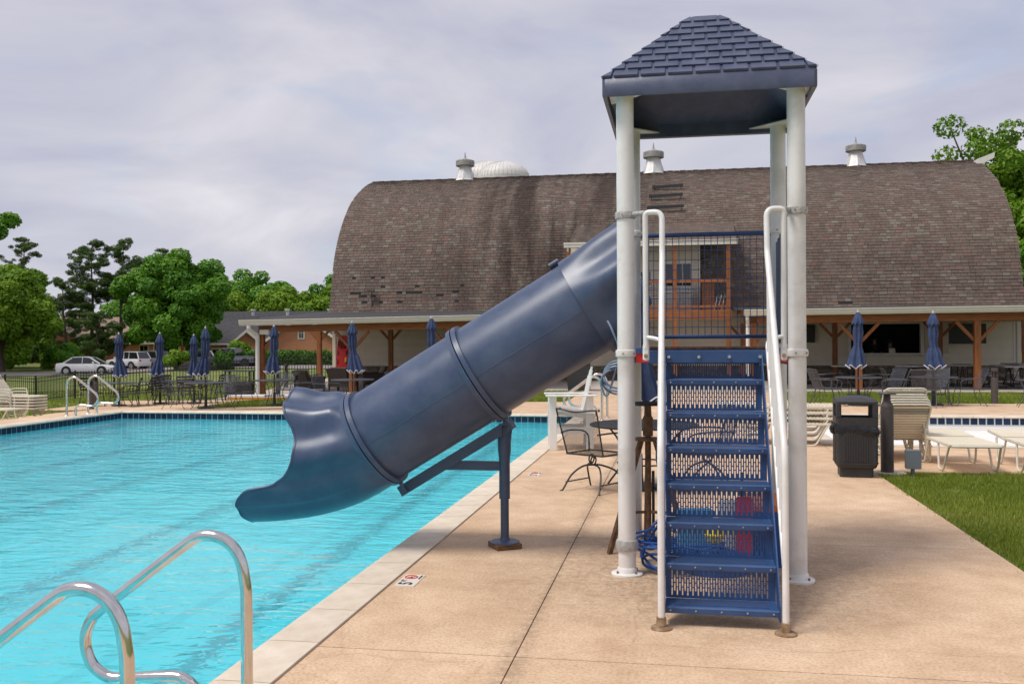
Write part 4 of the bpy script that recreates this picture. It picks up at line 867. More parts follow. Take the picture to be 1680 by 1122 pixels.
# ridge ventilators
def vent(label, x, sc):
    t = thing('roof_ventilator', label, 'roof vent', (x, 46, 9.72), 0, 'ventilators along the barn ridge')
    MB().lathe([(.56, 0), (.50, .08), (.33, .62), (.30, .70), (.30, .78)], 8).build('vent_base', GALVVENT, t)
    MB().lathe([(.52, -.08), (.56, .06)], 4).build('base_skirt', GALVVENT, t)
    MB().lathe([(.43, .74), (.47, .76), (.47, 1.0), (.43, 1.03), (.12, 1.12), (.05, 1.18), (.012, 1.45)], 20).build('vent_cap', VENTCAP, t, True)
    t.scale = (sc, sc, sc); return t
vent('galvanised ridge ventilator farthest left, beside the silo domes', -10.45, 1.0); vent('galvanised ridge ventilator seen between the tower posts', -1.1, 1.06); vent('galvanised ridge ventilator at the right end of the barn', 8.25, .98)
# silos behind
def silo(label, x, y, r, zt):
    t = thing('silo', label, 'silo', (x, y, 0), 0, 'silos behind the barn')
    MB().lathe([(r, 0), (r, zt - r * .62)], 40).build('silo_wall', SILO, t, True)
    mb = MB(); mb.lathe([(r * math.cos(a), zt - r * .62 + r * .62 * math.sin(a)) for a in np.linspace(0, PI / 2 - .03, 9)], 40); mb.build('dome', SILO, t, True)
    for k in range(40):
        b = 2 * PI * k / 40; MB().tube([((r + .01) * math.cos(a) * math.cos(b), (r + .01) * math.cos(a) * math.sin(b), zt - r * .62 + (r * .62 + .01) * math.sin(a)) for a in np.linspace(0, PI / 2 - .05, 7)], .016, 4).build('dome_rib', SILO, t)
silo('ribbed metal silo dome just right of the left ventilator', -11.45, 62, 1.75, 13.72); silo('second silo dome half hidden between ventilator and front dome', -13.4, 66, 1.9, 14.55)

# ------------------------------------------------------------------ porch roofs
def porch_roof(label, xa, xb, za, zb, posts, back, ends):
    t = thing('porch', label, 'porch', ((xa + xb) / 2, 32.4, 0)); cx = (xa + xb) / 2
    def pb(mb, name, m, parent=t, smooth=False):
        mb.v = [(a - cx, b - 32.4, c) for a, b, c in mb.v]; return mb.build(name, m, parent, smooth)
    zz = lambda x: za + (zb - za) * (x - xa) / (xb - xa)            # gutter top falls towards the downspout
    g = MB(); pr = [(31.78, -.20), (31.74, -.12), (31.74, -.035), (31.70, -.03), (31.70, 0), (31.90, 0), (31.90, -.20)]
    g.loft([[(x, y, zz(x) + z) for y, z in pr] for x in (xa, xb)]); pb(g, 'gutter', GUTTER)
    r = MB(); r.loft([[(x, 31.80, zz(x) - .03), (x, 31.80, zz(x) + .02), (x, 39.9, 3.02), (x, 39.9, 2.95)] for x in (xa + .03, xb - .03)]); pb(r, 'roof_deck', DARKROOF)
    b = MB(); b.loft([[(x, y, zz(x) + z) for y, z in ((32.30, -.45), (32.30, -.205), (32.50, -.205), (32.50, -.45))] for x in (xa + .5, xb - .02)]); pb(b, 'front_beam', CEDAR)
    b = MB(); b.loft([[(x, y, z) for y, z in ((38.80, 2.35), (38.80, 2.60), (39.0, 2.60), (39.0, 2.35))] for x in (xa + .5, xb - .02)]); pb(b, 'rear_beam', CEDAR)
    n = int((xb - xa) / .62)
    for i in range(n): x = xa + .3 + i * .62; pb(MB().bar((x, 31.95, zz(x) - .125), (x, 39.8, 2.83), .05, .15), 'rafter', CEDARV)
    for x in posts:
        zt = zz(x) - .45; z0 = T(x, 32.4); pb(MB().box(x - .095, x + .095, 32.305, 32.495, z0, zt - .002), 'post', CEDARV)
        for s in (-1, 1):
            if not (xa + .4 < x + s * .6 < xb): continue
            pb(MB().bar((x + s * .09, 32.4, zt - .62), (x + s * .64, 32.4, zt - .02), .09, .10), 'knee_brace', CEDARV)
    for x in back:
        z0 = T(x, 38.9); pb(MB().box(x - .09, x + .09, 38.81, 38.99, z0, 2.348), 'post', CEDARV)
        for s in (-1, 1): pb(MB().bar((x + s * .09, 38.9, 1.80), (x + s * .58, 38.9, 2.34), .09, .10), 'knee_brace', CEDARV)
    if ends:
        pb(MB().tube(fillet([(xa + .35, 31.82, zz(xa) - .2), (xa + .35, 31.82, zz(xa) - .32), (xa + .50, 32.22, zz(xa) - .52), (xa + .50, 32.22, T(xa, 32) + .02)], .07), .075, 10), 'downspout', TRIM)
        pb(MB().box(xa + .62, xa + .98, 32.1, 32.28, zz(xa) - .52, zz(xa) - .34, .02), 'speaker_box', TRIM)
    else: pb(MB().tube(fillet([(xa + .12, 31.82, zz(xa) - .2), (xa + .12, 31.82, zz(xa) - .30), (xa + .16, 32.2, zz(xa) - .46), (xa + .16, 32.2, .02)], .06), .06, 8), 'downspout', TRIM)
    return t
porch_roof('left cedar porch with cream gutter and white downspout at its corner', -15.64, -4.62, 2.49, 2.62, (-15.05, -11.58, -7.97), (-16 + .6, -12.16, -8.6), True)
porch_roof('right cedar porch with cream gutter in front of the serving window', 2.15, 13.9, 2.67, 2.73, (2.5, 5.87, 9.51, 13.6), (2.6, 6.15, 10.06), False)

# televisions and serving staff
def tv(label, x, z, wd, h):
    t = thing('television', label, 'television', (x, 39.86, z)); MB().box(-wd / 2, wd / 2, -.04, .04, -h / 2, h / 2, .015).build('screen_cover', TVBLACK, t); MB().box(-.12, .12, .04, .13, -.12, .12).build('wall_mount', BOLLARD, t)
tv('black covered television on the wall just right of the tower', 5.05, 1.92, .95, .72); tv('wide black covered television between porch posts at the right', 11.32, 1.88, 1.42, .78)
SKIN = mat('skin', (0.36, 0.20, 0.13), .6); HAIR = mat('dark_hair', (0.012, 0.009, 0.008), .6); SHIRT = mat('dark_shirt', (0.015, 0.017, 0.024), .85); SHIRT2 = mat('black_apron_shirt', (0.02, 0.02, 0.022), .85)
def person(label, loc, rz, shirt, lean):
    pts = [(0, 0, .95), (0, -.02, 1.15), (0, -.02 - lean * .3, 1.36), (0, -.03 - lean * .5, 1.47), (0, -.04 - lean * .6, 1.53), (0, -.06 - lean * .7, 1.60), (0, -.06 - lean * .7, 1.70),
           (-.10, 0, .92), (-.10, .0, .50), (-.10, .02, .08), (-.10, -.12, .05), (.10, 0, .92), (.10, .0, .50), (.10, .02, .08), (.10, -.12, .05),
           (-.19, -.02 - lean * .35, 1.42), (-.26, -.05, 1.17), (-.20, -.27, 1.13), (-.17, -.36, 1.15), (.19, -.02 - lean * .35, 1.42), (.26, -.05, 1.17), (.20, -.27, 1.13), (.17, -.36, 1.15)]
    ed = [(0, 1), (1, 2), (2, 3), (3, 4), (4, 5), (5, 6), (0, 7), (7, 8), (8, 9), (9, 10), (0, 11), (11, 12), (12, 13), (13, 14), (2, 15), (15, 16), (16, 17), (17, 18), (2, 19), (19, 20), (20, 21), (21, 22)]
    rad = [.14, .13, .15, .065, .06, .085, .08, .095, .065, .045, .04, .095, .065, .045, .04, .06, .048, .036, .032, .06, .048, .036, .032]
    me = bpy.data.meshes.new('person'); me.from_pydata(pts, ed, []); o = bpy.data.objects.new('tmp', me); COL.objects.link(o)
    md = o.modifiers.new('s', 'SKIN'); me.skin_vertices[0].data[0].use_root = True
    for i, r in enumerate(rad): me.skin_vertices[0].data[i].radius = (r, r * .82)
    o.modifiers.new('u', 'SUBSURF').levels = 2; o.modifiers['u'].render_levels = 2
    bpy.context.view_layer.update(); m2 = bpy.data.meshes.new_from_object(o.evaluated_get(bpy.context.evaluated_depsgraph_get())); bpy.data.objects.remove(o)
    m2.materials.clear(); m2.materials.append(shirt); m2.materials.append(SKIN)
    for p in m2.polygons:
        c = p.center; p.material_index = 1 if c.z > 1.46 or (c.y < -.24 and c.z > .9) else 0; p.use_smooth = True
    p_ = put('person', m2, None, loc, rz); tag(p_, label, 'person')
    MB().lathe([(.001, .115), (.07, .10), (.098, .05), (.10, 0), (.095, -.04), (.07, -.07)], 14, (0, .0, 0)).build('hair', HAIR, p_, True, (0, -.035 - lean * .7, 1.67))
    f = MB(); yl = -.06 - lean * .7
    f.tube([(0, yl - .070, 1.66), (0, yl - .098, 1.635), (0, yl - .075, 1.625)], .012, 6); f.build('nose', SKIN, p_, True)
    for s in (-1, 1): MB().lathe([(.001, -.012), (.010, 0), (.001, .012)], 8, (s * .035, yl - .076, 1.665)).build('eye', HAIR, p_, True); MB().lathe([(.001, -.03), (.018, 0), (.001, .03)], 8, (s * .088, yl + .01, 1.65)).build('ear', SKIN, p_, True)
person('person in dark clothes standing inside the serving window behind the umbrella', (8.05, 41.05, .02), R(10), SHIRT, .0); person('person in dark clothes bending over the counter inside the serving window', (8.62, 40.75, -.12), R(-12), SHIRT2, .18)
t = thing('drink_dispenser', 'grey drink dispenser at the left end of the serving counter', 'dispenser', (7.22, 40.2, SWZ0)); MB().box(-.16, .16, -.12, .12, 0, .62, .02).build('cabinet', mat('grey_steel', (.22, .21, .20), .4, .5), t); MB().box(-.12, .12, -.135, -.12, .12, .3).build('spout_bay', DARKROOM, t)
t = thing('payment_terminal', 'small pale payment terminal on the serving counter before the bending person', 'terminal', (8.52, 39.95, SWZ0)); MB().prism([(-.1, 0), (.1, 0), (.04, .2), (.0, .2)], (-.11, .11), 'X').build('terminal_body', TRIM, t); MB().box(-.09, .09, .03, .06, .2, .22).build('card_slot', DARKROOM, t)
# things on the balcony
t = thing('wall_clock', 'round white wall clock hanging on the balcony railing', 'clock', (-2.62, 38.36, 3.50)); CLK = mat('clock_white', (.75, .74, .72), .5)
mb = MB(); mb.tube([(0, .0, 0), (0, .04, 0)], .29, 28); mb.build('dial', CLK, t); mb = MB(); mb.tube([(.29 * math.cos(a), -.004, .29 * math.sin(a)) for a in np.linspace(0, 2 * PI, 28, endpoint=False)], .018, 6, True); mb.build('rim', CHROME, t, True)
MB().bar((0, -.012, 0), (.10, -.012, -.12), .018, .006).build('hour_hand', INK, t); MB().bar((0, -.016, 0), (-.05, -.016, -.22), .012, .006).build('minute_hand', INK, t)
for k in range(12): a = k * PI / 6; MB().bar((.23 * math.sin(a), -.008, .23 * math.cos(a)), (.265 * math.sin(a), -.008, .265 * math.cos(a)), .014, .004).build('hour_mark', INK, t)
t = thing('storage_chest', 'pale grey storage chest on the balcony behind the railing', 'chest', (.05, 39.1, 2.88)); MB().box(-.52, .52, -.3, .3, 0, .72, .02).build('chest_body', PICNIC, t); MB().box(-.54, .54, -.32, .32, .722, .78, .02).build('lid', PICNIC, t)
t = thing('folded_stool', 'white slatted folding step leaning at the right end of the balcony', 'step stool', (1.62, 38.7, 2.89)); 
for k in range(3): MB().bar((-.16 + k * .14, 0, 0), (.0 + k * .14, .05, .62), .055, .02).build('slat', CLK, t)
MB().bar((-.2, .03, .12), (.2, .03, .12), .03, .03).bar((-.08, .06, .5), (.32, .06, .5), .03, .03).build('cross_bar', CLK, t)
# ------------------------------------------------------------------ furniture builders
def wire_panel(mb, fn, nu, nv, wu, wv):
    """woven metal panel: fn(u,v) -> point; thin strips both ways"""
    for i in range(nu):
        u = (i + .5) / nu; 
        for j in range(6): a, b = j / 6, (j + 1) / 6; mb.add([fn(u - wu, a), fn(u + wu, a), fn(u + wu, b), fn(u - wu, b)], [(0, 1, 2, 3)])
    for j in range(nv):
        v = (j + .5) / nv
        for i in range(4): a, b = i / 4, (i + 1) / 4; mb.add([fn(a, v - wv), fn(b, v - wv), fn(b, v + wv), fn(a, v + wv)], [(0, 1, 2, 3)])
def sling_chair(label, loc, rz, group, nu=26, nv=34, m=GREYIRON):
    t = thing('mesh_patio_chair', label, 'chair', loc, rz, group); W = .26
    def back(u, v): x = -W + 2 * W * u; return Vector((x * (1 + .05 * v), .20 + .20 * v + .02 * math.cos(PI * (u - .5)), .42 + .50 * v))
    def seat(u, v): x = -W + 2 * W * u; return Vector((x, -.25 + .46 * v, .425 - .018 * math.sin(PI * v)))
    mb = MB(); wire_panel(mb, back, nu, nv, .0055, .0040); mb.build('backrest', m, t)
    mb = MB(); wire_panel(mb, seat, nu, nv - 6, .0055, .0045); mb.build('seat', m, t)
    mb = MB(); mb.tube([back(0, 0), back(0, .5), back(0, 1), back(.5, 1.02), back(1, 1), back(1, .5), back(1, 0)], .009, 6); mb.build('back_frame', m, t, True)
    mb = MB(); mb.tube([seat(0, 0), seat(1, 0), seat(1, 1), seat(0, 1)], .009, 6, True); mb.build('seat_frame', m, t, True)
    for s in (-1, 1):
        MB().tube(smooth_path([(s * .26, -.24, .42), (s * .29, -.30, .22), (s * .285, -.28, .10), (s * .30, -.36, .0)], 4), .009, 6).build('leg', m, t, True)
        MB().tube(smooth_path([(s * .25, .18, .42), (s * .27, .24, .2), (s * .28, .36, 0)], 4), .009, 6).build('leg', m, t, True)
        MB().tube(smooth_path([(s * .27, .33, .66), (s * .31, .10, .67), (s * .31, -.18, .655), (s * .30, -.25, .60), (s * .27, -.22, .43)], 4), .010, 6).build('armrest', m, t, True)
    return t
def slat_chair(label, loc, rz, group):
    t = thing('slat_back_chair', label, 'chair', loc, rz, group); m = BLACKIRON
    MB().box(-.24, .24, -.23, .22, .425, .45, .01).build('seat', m, t)
    for k in range(5): z = .55 + .085 * k; MB().bar((-.23, .225 + .035 * k, z), (.23, .225 + .035 * k, z), .018, .050).build('back_slat', m, t)
    mb = MB(); mb.tube(fillet([(-.24, .21, .44), (-.25, .37, .93), (.25, .37, .93), (.24, .21, .44)], .07), .013, 6); mb.build('back_frame', m, t, True)
    for s in (-1, 1):
        MB().tube([(s * .24, -.22, .43), (s * .27, -.27, 0)], .013, 6).build('leg', m, t, True); MB().tube([(s * .24, .2, .43), (s * .27, .30, 0)], .013, 6).build('leg', m, t, True)
        MB().tube(smooth_path([(s * .25, .30, .68), (s * .29, .05, .69), (s * .29, -.18, .64), (s * .27, -.25, .52), (s * .25, -.2, .43)], 4), .013, 6).build('armrest', m, t, True)
    return t
def patio_table(label, loc, group, r=.56, m=GREYIRON, rz=0):
    t = thing('patio_table', label, 'table', loc, rz, group)
    mb = MB(); 
    for k in range(34):
        x = -r + 2 * r * (k + .5) / 34; h = math.sqrt(max(.0, r * r - x * x)); mb.box(x - .010, x + .010, -h, h, .704, .709); mb.box(-h, h, x - .010, x + .010, .7095, .7145)
    mb.build('lattice_top', m, t)
    MB().tube([(r * math.cos(a), r * math.sin(a), .708) for a in np.linspace(0, 2 * PI, 36, endpoint=False)], .014, 6, True).build('rim', m, t, True)
    for k in range(4):
        a = PI / 4 + k * PI / 2; c, s = math.cos(a), math.sin(a)
        MB().tube(smooth_path([(r * .85 * c, r * .85 * s, .70), (r * .55 * c, r * .55 * s, .50), (r * .50 * c, r * .50 * s, .25), (r * .80 * c, r * .80 * s, 0)], 4), .012, 6).build('leg', m, t, True)
    MB().tube([(r * .5 * math.cos(a), r * .5 * math.sin(a), .28) for a in np.linspace(0, 2 * PI, 24, endpoint=False)], .009, 6, True).build('stretcher_ring', m, t, True)
    return t
def umbrella(label, loc, rz, group, seed=0):
    t = thing('closed_umbrella', label, 'umbrella', loc, rz, group); rn = random.Random(seed)
    pr = [(2.36, .020), (2.33, .05), (2.22, .090), (2.10, .135), (2.05, .132)]; pr2 = [(2.10, .075), (2.02, .088), (1.85, .105), (1.70, rn.uniform(.085, .108)), (1.56, .076), (1.50, .080), (1.40, rn.uniform(.10, .125)), (1.22, .150), (1.05, .185), (.98, .200)]
    lean = rn.uniform(.03, .13); la = rn.uniform(0, 6.28); NF = rn.choice((6, 7, 8, 9)); zj = rn.uniform(-.08, .06)
    def skin(prof, amp, nf, hem=0):
        n = 64; rings = []
        for i, (z, r) in enumerate(prof):
            o = []
            for k in range(n):
                a = 2 * PI * k / n; w_ = amp * r * math.cos(nf * a + z * 1.3); dr = r + w_; dz = hem * .05 * math.cos(nf * a + z * 1.3) if i == len(prof) - 1 else 0
                f = max(0, (1.7 - z)) * lean * 1.6; o.append((dr * math.cos(a) + f * math.cos(la), dr * math.sin(a) + f * math.sin(la), z + dz))
            rings.append(o)
        return rings
    c = skin(pr2, .27, NF, 1); mb = MB(); mb.loft(c, True, False); cp = mb.build('canopy', CANVAS, t, True)
    hem = c[-1]; MB().tube(hem, .011, 5, True).build('white_trim', WTRIM, cp, True)
    v = skin(pr, .14, 8, .6); mb = MB(); mb.loft(v, True, False); vc = mb.build('vent_cap', CANVAS, t, True)
    mb = MB(); mb.tube([(.086 * math.cos(a) + .02 * lean * math.cos(la), .086 * math.sin(a), 1.53) for a in np.linspace(0, 2 * PI, 20, endpoint=False)], .010, 5, True); mb.build('tie_band', CANVAS, cp, True)
    MB().lathe([(.030, 2.34), (.034, 2.37), (.012, 2.40), (.008, 2.43)], 10).build('finial', GALV, t, True)
    MB().lathe([(.022, .05), (.022, 2.33)], 12).build('pole', BROWNPOLE, t, True)
    MB().lathe([(.24, 0), (.24, .035), (.20, .05), (.045, .06), (.038, .38), (.026, .40)], 20).build('weighted_base', BLACKIRON, t, True)
    return t
def lounger(label, loc, rz, group, ang):
    t = thing('strap_lounger', label, 'lounger', loc, rz, group); W = .30; a = R(ang); py = .18
    def bp(s): return (py + s * math.cos(a), .34 + s * math.sin(a))
    rl = [(-W, py, .34), (-W, -.90, .34), (W, -.90, .34), (W, py, .34)]
    MB().tube(fillet(rl, .08), .0155, 8).build('seat_frame', CREAMTUBE, t, True)
    e = bp(.78); MB().tube(fillet([(-W, py, .34), (-W, *e), (W, *e), (W, py, .34)], .09), .0155, 8).build('back_frame', CREAMTUBE, t, True)
    for s in (-1, 1):
        MB().tube(fillet([(s * W, -.80, .33), (s * (W + .02), -.62, .015), (s * (W + .02), -.44, .015), (s * W, -.34, .33)], .06), .0145, 8).build('leg_loop', CREAMTUBE, t, True)
        MB().tube(fillet([(s * W, .10, .33), (s * (W + .02), .22, .015), (s * (W + .02), .42, .015), (s * W, .52, .30 if ang > 20 else .33)], .06), .0145, 8).build('leg_loop', CREAMTUBE, t, True)
        if ang > 20: MB().tube([(s * W, py, .34), (s * W, .56, .30)], .0145, 8).build('rear_rail', CREAMTUBE, t, True); MB().bar((s * W, .45, .31), (s * W, *bp(.36)), .02, .012).build('back_prop', CREAMTUBE, t)
        if ang > 20: MB().tube(fillet([(s * W, -.25, .34), (s * (W + .03), -.22, .54), (s * (W + .03), .16, .54), (s * (W + .01), *bp(.22))], .07), .014, 8).build('armrest', CREAMTUBE, t, True)
    st = MB().box(-W - .012, W + .012, -.022, .022, -.004, .012, .003).mesh('strap', STRAP); sg = MB().box(-W - .012, W + .012, -.022, .022, -.004, .012, .003).mesh('grey_strap', GREYSTRAP)
    for k in range(19): put('strap', st, t, (0, -.86 + k * .054, .352))
    for k in range(13):
        q = bp(.06 + k * .054); o = put('strap', sg if k in (10, 11) and ang > 20 else st, t, (0, q[0] - .014 * math.sin(a), q[1] + .014 * math.cos(a))); o.rotation_euler = (a, 0, 0)
    return t
def adirondack(label, loc, rz, group, m, ms, lift=0.0, name='adirondack_chair', cat='chair'):
    t = thing(name, label, cat, loc, rz, group)
    for k in range(5): x = -.22 + .11 * k; h = .70 - .05 * abs(k - 2) ** 1.5; MB().bar((x, .16, .30 + lift), (x * 1.12, .16 + h * (.22 if lift else .34), .30 + lift + h), .10, .022, (0, 1, 0)).build('back_slat', m, t)
    for k in range(5): y = -.30 + .105 * k; MB().bar((-.27, y, .385 + lift - .16 * (y + .30)), (.27, y, .385 + lift - .16 * (y + .30)), .098, .022).build('seat_slat', ms, t)
    for s in (-1, 1):
        MB().box(s * .30 - .022, s * .30 + .022, -.36, -.25, 0, .56 + lift, .004).build('front_leg', m, t)
        if lift: MB().box(s * .30 - .022, s * .30 + .022, .20, .31, 0, .56 + lift, .004).build('rear_leg', m, t)
        else: MB().bar((s * .27, -.30, .33), (s * .27, .62, .03), .022, .11).build('rear_leg', m, t)
        MB().bar((s * .27, -.34, .36 + lift), (s * .27, .26, .27 + lift), .022, .12).build('side_rail', m, t)
        MB().box(s * .34 - .065, s * .34 + .065, -.42, .36, .56 + lift, .585 + lift, .008).build('armrest', m, t)
    MB().bar((-.30, .36, .57 + lift), (.30, .36, .57 + lift), .09, .022).build('back_brace', m, t); MB().bar((-.25, .22, .50 + lift), (.25, .22, .50 + lift), .07, .02, (0, 1, 0)).build('back_brace', m, t)
    if lift:
        for yy in (-.30, .25): MB().bar((-.28, yy, .26), (.28, yy, .26), .03, .10).build('stretcher', m, t)
        for s in (-1, 1): MB().bar((s * .30, -.25, .30), (s * .30, .2, .30), .03, .10).build('side_stretcher', m, t)
    return t
def picnic_table(label, loc, rz, group):
    t = thing('picnic_table', label, 'picnic table', loc, rz, group); m = PICNIC
    for k in range(3): MB().box(-.92, .92, -.375 + .252 * k, -.375 + .246 + .252 * k, .715, .755, .006).build('top_plank', m, t)
    for s in (-1, 1): MB().box(-.92, .92, s * .70 - .125, s * .70 + .125, .43, .465, .006).build('bench_plank', m, t)
    for s in (-1, 1):
        x = s * .62
        MB().tube(fillet([(x, -.70, .42), (x, -.78, .06), (x, -.60, .02), (x, .60, .02), (x, .78, .06), (x, .70, .42)], .1), .021, 8).build('leg_frame', BLACKFENCE, t, True)
        for q in (-.25, .25): MB().tube([(x, q, .71), (x, q, .02)], .021, 8).build('leg', BLACKFENCE, t, True)
    MB().bar((-.6, 0, .10), (.6, 0, .10), .03, .03).build('stretcher', BLACKFENCE, t); MB().bar((-.6, 0, .12), (0, 0, .69), .025, .025).bar((.6, 0, .12), (0, 0, .69), .025, .025).build('diagonal_brace', BLACKFENCE, t)
    return t
def wicker_chair(label, loc, rz, group):
    t = thing('wicker_armchair', label, 'armchair', loc, rz, group)
    MB().box(-.36, .36, -.36, .36, .20, .34, .02).build('seat_base', WICKER, t)
    mb = MB(); mb.prism([(.28, .30), (.46, .88), (.54, .88), (.36, .30)], (-.38, .38), 'X'); mb.build('backrest', WICKER, t)
    for s in (-1, 1):
        MB().box(s * .40 - .045, s * .40 + .045, -.38, .38, .60, .66, .012).build('armrest', WICKER, t)
        MB().bar((s * .40, .36, .60), (s * .40, .50, .86), .07, .05).build('arm_upright', WICKER, t)
        for y in (-.34, .34): MB().box(s * .40 - .03, s * .40 + .03, y - .03, y + .03, 0, .60).build('leg', WICKER, t)
        MB().box(s * .40 - .012, s * .40 + .012, -.31, .31, .24, .60).build('side_panel', WICKER, t)
    MB().box(-.34, .34, -.38, .30, .342, .47, .035).build('seat_cushion', CUSHION, t, True)
    mb = MB(); mb.prism([(.16, .46), (.33, .92), (.455, .88), (.285, .44)], (-.33, .33), 'X'); mb.build('back_cushion', CUSHION, t, True)
    return t
def bollard(label, loc, h, group='bronze bollards', cap=True):
    t = thing('bollard', label, 'bollard', loc, 0, group)
    MB().lathe([(.085, 0), (.085, h * .72), (.080, h * .74)], 16).build('shaft', BOLLARD, t, True)
    for k in range(3): a = k * 2 * PI / 3; MB().box(-.012, .012, -.012, .012, h * .735, h * .90).build('lamp_strut', BOLLARD, t, False, (.06 * math.cos(a), .06 * math.sin(a), 0))
    MB().lathe([(.085, h * .90), (.088, h * .92), (.080, h)], 16).build('lamp_cap', BOLLARD, t, True)
    MB().lathe([(.035, h * .74), (.035, h * .90)], 10).build('lamp_core', DARKROOM, t, True)
    return t
def G(x, y): return (x, y, T(x, y))

# ------------------------------------------------------------------ right-hand patio
UG = 'closed navy patio umbrellas'; TG = 'round lattice patio tables'; CG = 'mesh patio chairs'
U0 = umbrella('closed navy umbrella leaning before the serving window, left of the right-hand pair', (4.49, 24.86, 0), 0, UG, 3)
U2 = umbrella('closed navy umbrella farthest right, standing before a porch post', (6.33, 25.08, 0), 1.0, UG, 8); U2.scale = (1, 1, .985)
T0 = patio_table('round patio table under the umbrella before the serving window', (4.49, 24.86, 0), TG)
dup(T0, 'round patio table under the rightmost umbrella', (6.33, 25.08, 0), .4, TG)
C0 = None
def chair_at(label, cx, cy, th, r=.82, src=None, grp=CG, turn=0.0):
    global C0
    a = R(th); x, y = cx + r * math.cos(a), cy + r * math.sin(a); rz = a - PI / 2 + R(turn)       # the chair's own -Y looks at the table's centre
    if src is not None: return dup(src, label, G(x, y), rz, grp)
    if C0 is None: C0 = sling_chair(label, G(x, y), rz, grp); return C0
    return dup(C0, label, G(x, y), rz, grp)
for lb, cx, cy, th in (('grey mesh chair leftmost at the table before the serving window', 4.49, 24.86, 196), ('second grey mesh chair from the left at the table before the serving window', 4.49, 24.86, 158), ('grey mesh chair right of the table before the serving window', 4.49, 24.86, -14), ('grey mesh chair far right of the table before the serving window', 4.49, 24.86, 24),
    ('grey mesh chair left of the rightmost umbrella table', 6.33, 25.08, 178), ('grey mesh chair with its back to us at the rightmost umbrella table', 6.33, 25.08, 245), ('grey mesh chair behind the rightmost umbrella table', 6.33, 25.08, 70), ('grey mesh chair right of the rightmost umbrella table beside the cedar post', 6.33, 25.08, -2)): chair_at(lb, cx, cy, th)
dup(C0, 'grey mesh chair cut by the right frame edge', (8.55, 24.75, 0), R(75), CG)
PG = 'grey picnic tables under the porch'
PT = picnic_table('grey picnic table behind the leftmost right-hand umbrella', (6.0, 34.6, .02), R(62), PG)
for lb, x, y, rz in (('grey picnic table under the porch between the two umbrellas', 8.05, 34.4, 62), ('grey picnic table just left of the right porch post', 9.9, 35.4, 66), ('grey picnic table just right of the right porch post', 10.9, 33.8, 88), ('grey picnic table at the far right end of the porch', 12.2, 36.6, 92), ('grey picnic table beside the tower under the left television', 4.4, 37.2, 80)): dup(PT, lb, (x, y, .02), R(rz), PG)
bollard('bronze bollard lamp on the grass strip near the right edge', (8.03, 25.95, -.03), .95)
# grey covered grill and brown deck stairs past the barn's right corner
t = thing('covered_grill', 'taupe covered grill beyond the right end of the porch', 'grill', (14.6, 37.0, 0)); MB().prism([(-.6, 0), (.6, 0), (.56, .95), (.45, 1.25), (-.45, 1.25), (-.56, .95)], (-.35, .35), 'Y').build('cover', BOLLARD, t); MB().box(-.62, .62, -.37, .37, .9, .96).build('cover_band', WICKER, t)
t = thing('deck_stair', 'reddish wooden deck railing beyond the right end of the barn', 'railing', (15.6, 43.0, 0)); REDWOOD = mat('red_brown_stain', (.16, .045, .025), .7)
for k in range(6): MB().box(-1.2 + k * .45, -1.08 + k * .45, -.05, .05, 0, 3.1).build('post', REDWOOD, t)
for z in (1.1, 2.0, 2.95): MB().box(-1.3, 1.4, -.07, -.052, z, z + .14).build('rail', REDWOOD, t)
for k in range(16): MB().box(-1.25 + k * .16, -1.17 + k * .16, .052, .08, 2.05, 2.95).build('picket', REDWOOD, t)
MB().box(-1.3, 1.4, -.1, 1.5, 1.8, 1.98).build('landing', REDWOOD, t)
t = thing('shed_canopy', 'small red shed roof beside the right edge of the barn', 'shed roof', (16.2, 47, 0)); MB().prism([(-2, 3.4), (0, 4.1), (2, 3.4), (2, 3.3), (-2, 3.3)], (-1.5, 1.5), 'Y').build('canopy_roof', RED, t)
for s in (-1, 1): MB().box(s * 1.8 - .06, s * 1.8 + .06, -1.3, -1.18, 0, 3.29).build('post', REDWOOD, t)

